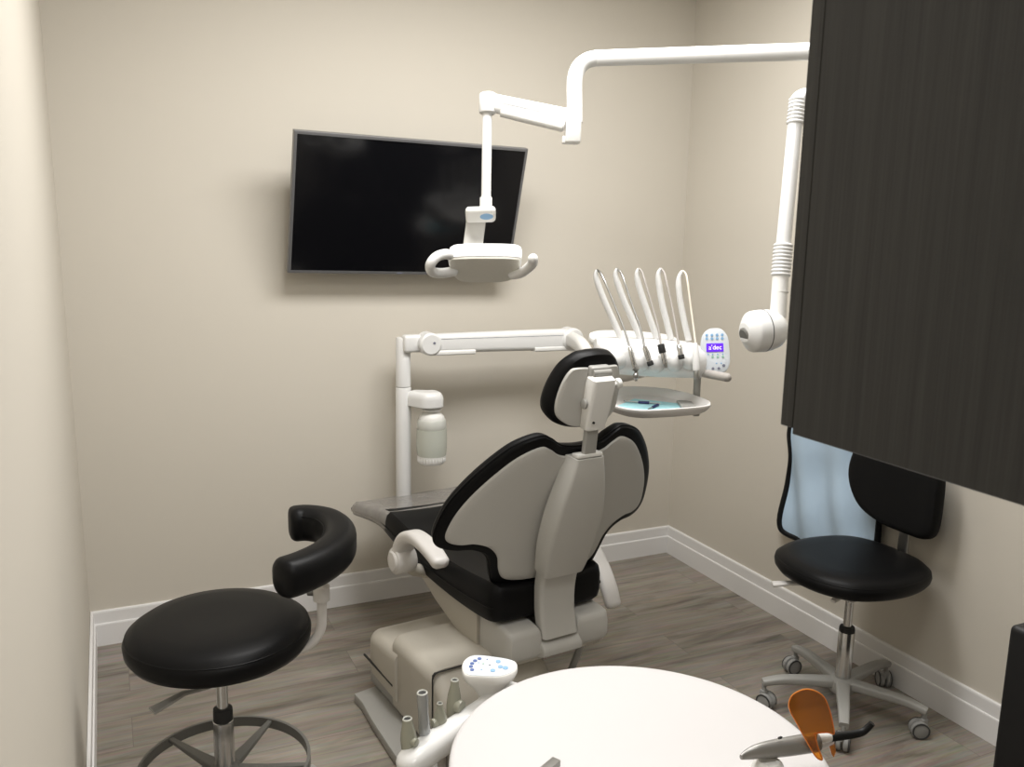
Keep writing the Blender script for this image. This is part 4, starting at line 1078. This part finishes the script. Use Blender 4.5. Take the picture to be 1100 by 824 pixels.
# ------------------------------------------------------------------ right stool
def stool_right():
    c = V3((2.197, 2.0, 0))
    t = thing('stool', 'low black stool with backrest and five-star base by the right wall', 'stool', c)
    sc = V3((2.222, 2.03, 0))
    out = cat([(.23, 0), (.222, .10), (.17, .185), (.06, .222), (-.06, .222), (-.165, .185), (-.222, .10), (-.238, 0), (-.222, -.10), (-.165, -.18), (-.06, -.218), (.06, -.218), (.17, -.18), (.222, -.10)], 5, True)
    mt = basis(sc, V3((1, 0, 0)), V3((0, 1, 0)), UP)
    fn = lambda u, v, n: mt @ V3((u, v, n))
    bm = NB(); slab(bm, out, (0, 0), [(.88, .470), (.95, .473), (.99, .486), (1.0, .500), (.99, .512), (.978, .514), (.972, .519), (.92, .530), (.8, .537), (.6, .537)], fn); st = obj('seat', bm, M['black'], t, sharp=60)
    bm = NB(); tube(bm, [fn(u * .978, v * .978, .5155) for u, v in out], .002, 6, closed=True); obj('seat_piping', bm, M['black'], st)
    bm = NB(); box(bm, (c.x, c.y, .457), (.20, .16, .024), .005, 2); box(bm, (c.x + .01, c.y + .01, .4665), (.30, .28, .008), .002, 1)
    box(bm, (c.x + .13, c.y + .02, .455), (.26, .07, .012), .003, 1); obj('seat_plate', bm, M['armp'], t)
    bm = NB(); tube(bm, [(c.x - .05, c.y + .02, .452), (c.x - .17, c.y + .10, .445), (c.x - .22, c.y + .13, .437)], 1.0, up=UP, sec=lambda s: rrect(.016 + .022 * s, .010, .004, 2)); obj('lever', bm, M['armp'], t)
    bm = NB(); tube(bm, [(c.x - .07, c.y - .05, .452), (c.x - .14, c.y - .06, .442)], 1.0, up=UP, sec=rrect(.02, .010, .004, 2)); obj('tilt_lever', bm, M['armp'], t)
    # column and base
    bm = NB(); cyl(bm, c + UP * .26, c + UP * .447, .014, 24); obj('gas_piston', bm, M['chrome'], t)
    bm = NB(); lathe(bm, [(.0145, .305), (.0235, .303), (.0255, .296), (.0255, .285), (.0145, .285)], c, (0, 0, 1), 28); obj('column_collar', bm, M['rubber'], t)
    bm = NB(); lathe(bm, [(.024, .288), (.026, .285), (.026, .10), (.024, .095)], c, (0, 0, 1), 28); obj('column_sleeve', bm, M['chrome'], t)
    bm = NB(); lathe(bm, [(.001, .07), (.038, .07), (.046, .085), (.044, .112), (.030, .122), (.001, .122)], c, (0, 0, 1), 32); obj('base_hub', bm, M['greym'], t)
    for k in range(5):
        a = math.radians(10 + 72 * k); dr = V3((math.cos(a), math.sin(a), 0)); e = c + dr * .262
        bm = NB(); tube(bm, [tuple(q) for q in cat([tuple(c + dr * .03 + UP * .102), tuple(c + dr * .12 + UP * .104), tuple(c + dr * .20 + UP * .104), tuple(c + dr * .268 + UP * .092)], 5)], 1.0, up=UP, sec=lambda s: rrect(.046 - .016 * s, .030 - .008 * s, .007, 3)); obj('leg', bm, M['greym'], t)
        caster(t, (e.x, e.y, .090), a + .9 + k * .7, .029)
    # backrest facing the middle of the room
    bx = 2.405
    bar = [(c.x + .20, c.y + .02, .455), (bx - .02, c.y + .02, .452), (bx + .028, c.y + .02, .47), (bx + .042, c.y + .02, .52), (bx + .040, c.y + .02, .66)]
    bm = NB(); tube(bm, cat(bar, 6), 1.0, up=(0, 1, 0), sec=rrect(.010, .040, .003, 2)); obj('back_bar', bm, M['steel'], t)
    bo = cat([(-.172, .02), (-.165, -.09), (-.13, -.128), (-.04, -.135), (.06, -.13), (.15, -.095), (.20, -.02), (.205, .06), (.17, .13), (.08, .165), (-.04, .17), (-.13, .15), (-.165, .10)], 5, True)
    # u along +y here, v up
    bf = lambda u, v, n: V3((bx - n - .5 * 0 + .35 * 0 - 0.30 * u * u, c.y + .035 + u, .738 + v))
    bf = lambda u, v, n: V3((bx + .03 - n - .28 * u * u, c.y + .03 + u, .742 + v))
    bm = NB(); slab(bm, bo, (0, 0), [(.93, 0), (.985, .006), (1, .018), (.99, .032), (.95, .043), (.88, .048)], bf); obj('backrest', bm, M['blackfab'], t)
stool_right()

# ------------------------------------------------------------------ lead apron on the right wall
def apron():
    X = XR - .012
    def W(px_, py_):
        q = P(px_, py_, 1) - EYE
        return EYE + q * (X / q.x)
    left = [(850, 380), (850, 440), (849.5, 466), (851.5, 488), (847, 512), (844, 540), (843, 563), (847.5, 573), (858, 580)]
    lw = [W(*p) for p in left]
    yr = W(943, 560).y
    zb = .385
    t = thing('lead_apron', 'pale blue lead apron with black edging hanging on the right wall', 'apron', (X, 2.42, .37))
    ol = [(lw[i].y, lw[i].z) for i in range(2, len(lw))]
    y0 = ol[0][0]
    pts = [(y0 - .02, 1.10), (y0 - .0, .98), (y0 - .004, .88)] + ol + [(2.50, .375), (2.36, .372), (2.235, .382), (yr - .0, .41), (yr - .025, .48), (yr - .03, .62), (yr - .02, .80), (yr - .02, .98), (yr + .02, 1.10), (2.34, 1.14), (2.50, 1.14)]
    out = cat(pts, 4, True)
    c = (2.41, .70)
    def fn(u, v, n):
        fold = .016 * math.sin((u - 2.1) * 34 + 1.5 * math.sin(v * 6)) * min(1, max(0, (1.15 - v) * 1.6)) + .004 * math.sin(v * 21 + u * 9)
        return V3((X - .012 - n - fold, u, v))
    bm = NB()
    k = [(q * .05) for q in range(1, 20)]
    def ring(s, n): return [fn(c[0] + (u - c[0]) * s, c[1] + (v - c[1]) * s, n) for u, v in out]
    rings(bm, [ring(.01, 0)] + [ring(s, 0) for s in k] + [ring(1, 0), ring(1, .004)] + [ring(s, .004) for s in reversed(k)] + [ring(.01, .004)])
    pn = obj('apron_panel', bm, M['apron'], t, sharp=80)
    bm = NB(); tube(bm, [fn(u, v, .002) for u, v in out], .0115, 8, closed=True); obj('edging', bm, M['blackfab'], pn, label='black edge binding')
    bm = NB(); cyl(bm, (XR, 2.42, 1.16), (XR - .06, 2.42, 1.17), .008, 14); lathe(bm, [(.03, 0), (.03, .008), (.01, .012)], (XR, 2.42, 1.16), (-1, 0, 0), 24); ball(bm, (XR - .06, 2.42, 1.17), (.012, .012, .012)); obj('wall_hook', bm, M['steel'], t)
    bm = NB(); tube(bm, cat([(XR - .035, 2.38, 1.135), (XR - .04, 2.42, 1.182), (XR - .035, 2.46, 1.135)], 6), .004, 8); obj('hanging_loop', bm, M['blackfab'], t)
apron()

# ------------------------------------------------------------------ curing light on the table
def curing_light():
    t0 = P(797, 811, 1.345); t1 = P(868, 796, 1.385); t2 = P(893, 791, 1.40)
    t = thing('curing_light', 'grey dental curing light with orange shield and black tip at the table edge', 'curing light', (t0.x, t0.y, TZ))
    pts = [(796, 813.5, 1.340, .004, .003), (803, 810.5, 1.347, .008, .006), (815, 807, 1.353, .0115, .0095), (833, 804, 1.363, .0138, .0122), (850, 801.5, 1.372, .0148, .0135), (868, 798.5, 1.382, .0152, .0140), (877, 797, 1.388, .0150, .0140)]
    q = cat([(*P(a, b_, c), r0, r1) for a, b_, c, r0, r1 in pts], 5)
    n = len(q); secs = []
    vw = -V3(RC[2])
    for i, p in enumerate(q):
        tn = (V3(q[min(i + 1, n - 1)][:3]) - V3(q[max(0, i - 1)][:3])).normalized()
        x_ = vw.cross(tn).normalized(); y_ = tn.cross(x_)
        secs.append([V3(p[:3]) + x_ * p[3] * math.cos(2 * PI * k / 24) + y_ * p[4] * math.sin(2 * PI * k / 24) for k in range(24)])
    bm = NB(); rings(bm, secs); bd = obj('handle_body', bm, M['metalgrey'], t, sharp=70)
    bm = NB(); bp = P(838, 792.5, 1.356); ball(bm, (0, 0, 0), (.0045, .0025, .002), basis(bp, (P(868, 796, 1.382) - P(833, 803, 1.363)).normalized(), AWAY, UP)); obj('button', bm, M['rubber'], bd)
    a, c = P(877, 793.5, 1.388), P(894, 791.5, 1.402)
    bm = NB(); lathe(bm, [(.0085, 0), (.0088, .004), (.0078, .012), (.0068, (c - a).length)], a, c - a, 24); obj('nose', bm, M['whitep'], t)
    tp = cat([tuple(P(892, 792, 1.400)), tuple(P(905, 790.5, 1.405)), tuple(P(919, 788.5, 1.41)), tuple(P(927, 786, 1.412)), tuple(P(933, 781, 1.412)), tuple(P(937, 777, 1.410))], 5)
    n = len(tp)
    bm = NB(); tube(bm, tp, [.0072 - .0022 * k / (n - 1) for k in range(n)], 18); obj('light_guide', bm, M['blackp'], t)
    # shield: paddle facing the viewer
    D = 1.366
    o2 = [(848.0, 757), (852, 747), (863.5, 740.7), (875, 742), (885, 749), (891.3, 763), (895.4, 780), (896.2, 789), (889, 787), (876.5, 787.5), (875.5, 791), (879, 804), (883.3, 815), (880, 815.5), (875, 811), (868, 799), (861.8, 788), (855, 775), (850, 766)]
    s = D / FPX
    cx, cy = 872, 768
    nn = -V3(RC[2])
    pm = basis(P(cx, cy, D - .004), V3(RC[0]), -V3(RC[1]), nn)
    def bend(u, v, z): return pm @ V3((u, v, z - 3.0 * u * u))
    oo = cat([((x_ - cx) * s, (cy - y_) * s) for x_, y_ in o2], 4, True)
    bm = NB()
    # not star-shaped near the fork: build as triangulated plate
    lo = [bm.verts.new(bend(u, v, 0)) for u, v in oo]; hi = [bm.verts.new(bend(u, v, .0022)) for u, v in oo]
    m_ = len(oo)
    for k in range(m_): bm.faces.new((lo[k], lo[(k + 1) % m_], hi[(k + 1) % m_], hi[k]))
    f1 = bm.faces.new(lo[::-1]); f2 = bm.faces.new(hi)
    bmesh.ops.triangulate(bm, faces=[f1, f2])
    # the short second prong of the clip
    o3 = [((x_ - cx) * s, (cy - y_) * s) for x_, y_ in ((891, 802), (897, 800), (898.5, 808), (896, 814), (893, 810))]
    lo = [bm.verts.new(bend(u, v, 0)) for u, v in o3]; hi = [bm.verts.new(bend(u, v, .0022)) for u, v in o3]
    for k in range(5): bm.faces.new((lo[k], lo[(k + 1) % 5], hi[(k + 1) % 5], hi[k]))
    bm.faces.new(lo[::-1]); bm.faces.new(hi)
    sh = obj('shield', bm, M['orange'], t, label='orange light shield', sharp=30)
    bm = NB(); tube(bm, [bend(u, v, .0011) for u, v in oo[:]], .0012, 6, closed=True); obj('shield_rim', bm, M['orangerim'], sh)
    # charging stand beneath it
    st = thing('charging_stand', 'small white charging stand under the curing light', 'charger', (P(838, 822, 1.33).x, P(838, 822, 1.33).y, TZ))
    sc = P(838, 830, 1.33)
    zt = P(835, 803, 1.363).z - .014
    cc = V3((P(826, 815, 1.355).x, P(826, 815, 1.355).y, 0))
    bm = NB(); lathe(bm, [(.001, TZ + .0004), (.034, TZ + .0004), (.036, TZ + .004), (.033, TZ + .010), (.022, max(zt - .006, TZ + .014)), (.016, max(zt - .001, TZ + .017)), (.001, max(zt - .002, TZ + .016))], cc, (0, 0, 1), 32); obj('stand_base', bm, M['whitep'], st)
    bm = NB(); lathe(bm, [(.0365, TZ + .003), (.0375, TZ + .005), (.0360, TZ + .007)], cc, (0, 0, 1), 32); obj('stand_ring', bm, M['gripg'], st)
curing_light()

def table_probe():
    q = P(598, 818, 1) - EYE
    a = EYE + q * ((TZ + .007 - 1.6) / q.z)
    q = P(560, 850, 1) - EYE
    c = EYE + q * ((TZ + .007 - 1.6) / q.z)
    t = thing('metal_probe', 'flat grey metal tool lying on the white table at the bottom edge', 'tool', (a.x, a.y, TZ))
    dr = (c - a).normalized(); sd = UP.cross(dr)
    bm = NB(); box(bm, (.055, 0, 0), (.11, .016, .012), .0015, 2, mtx=basis(a, dr, sd, UP)); obj('tool_body', bm, M['metalgrey'], t)
table_probe()

# ------------------------------------------------------------------ light
def area(name, loc, sx, sy, power, col=(1, .985, .965)):
    l = bpy.data.lights.new(name, 'AREA'); l.shape = 'RECTANGLE'; l.size = sx; l.size_y = sy; l.energy = power; l.color = col
    o = bpy.data.objects.new(name, l); COL.objects.link(o); o.location = loc
    return o
area('ceiling_light_room', (1.2, 2.12, H - .02), 1.5, 0.6, 54)
area('ceiling_light_door', (0.75, 0.75, H - .02), 0.6, 0.6, 13)
area('ceiling_light_hall', (0.5, -0.8, H - .02), 1.0, 0.5, 26)
w = bpy.data.worlds.new('world'); scene.world = w; w.use_nodes = True
w.node_tree.nodes['Background'].inputs[0].default_value = (1, .97, .93, 1)
w.node_tree.nodes['Background'].inputs[1].default_value = 0.15
scene.view_settings.view_transform = 'Standard'
scene.view_settings.look = 'None'
scene.view_settings.exposure = 0.17
scene.cycles.max_bounces = 8
scene.cycles.diffuse_bounces = 5
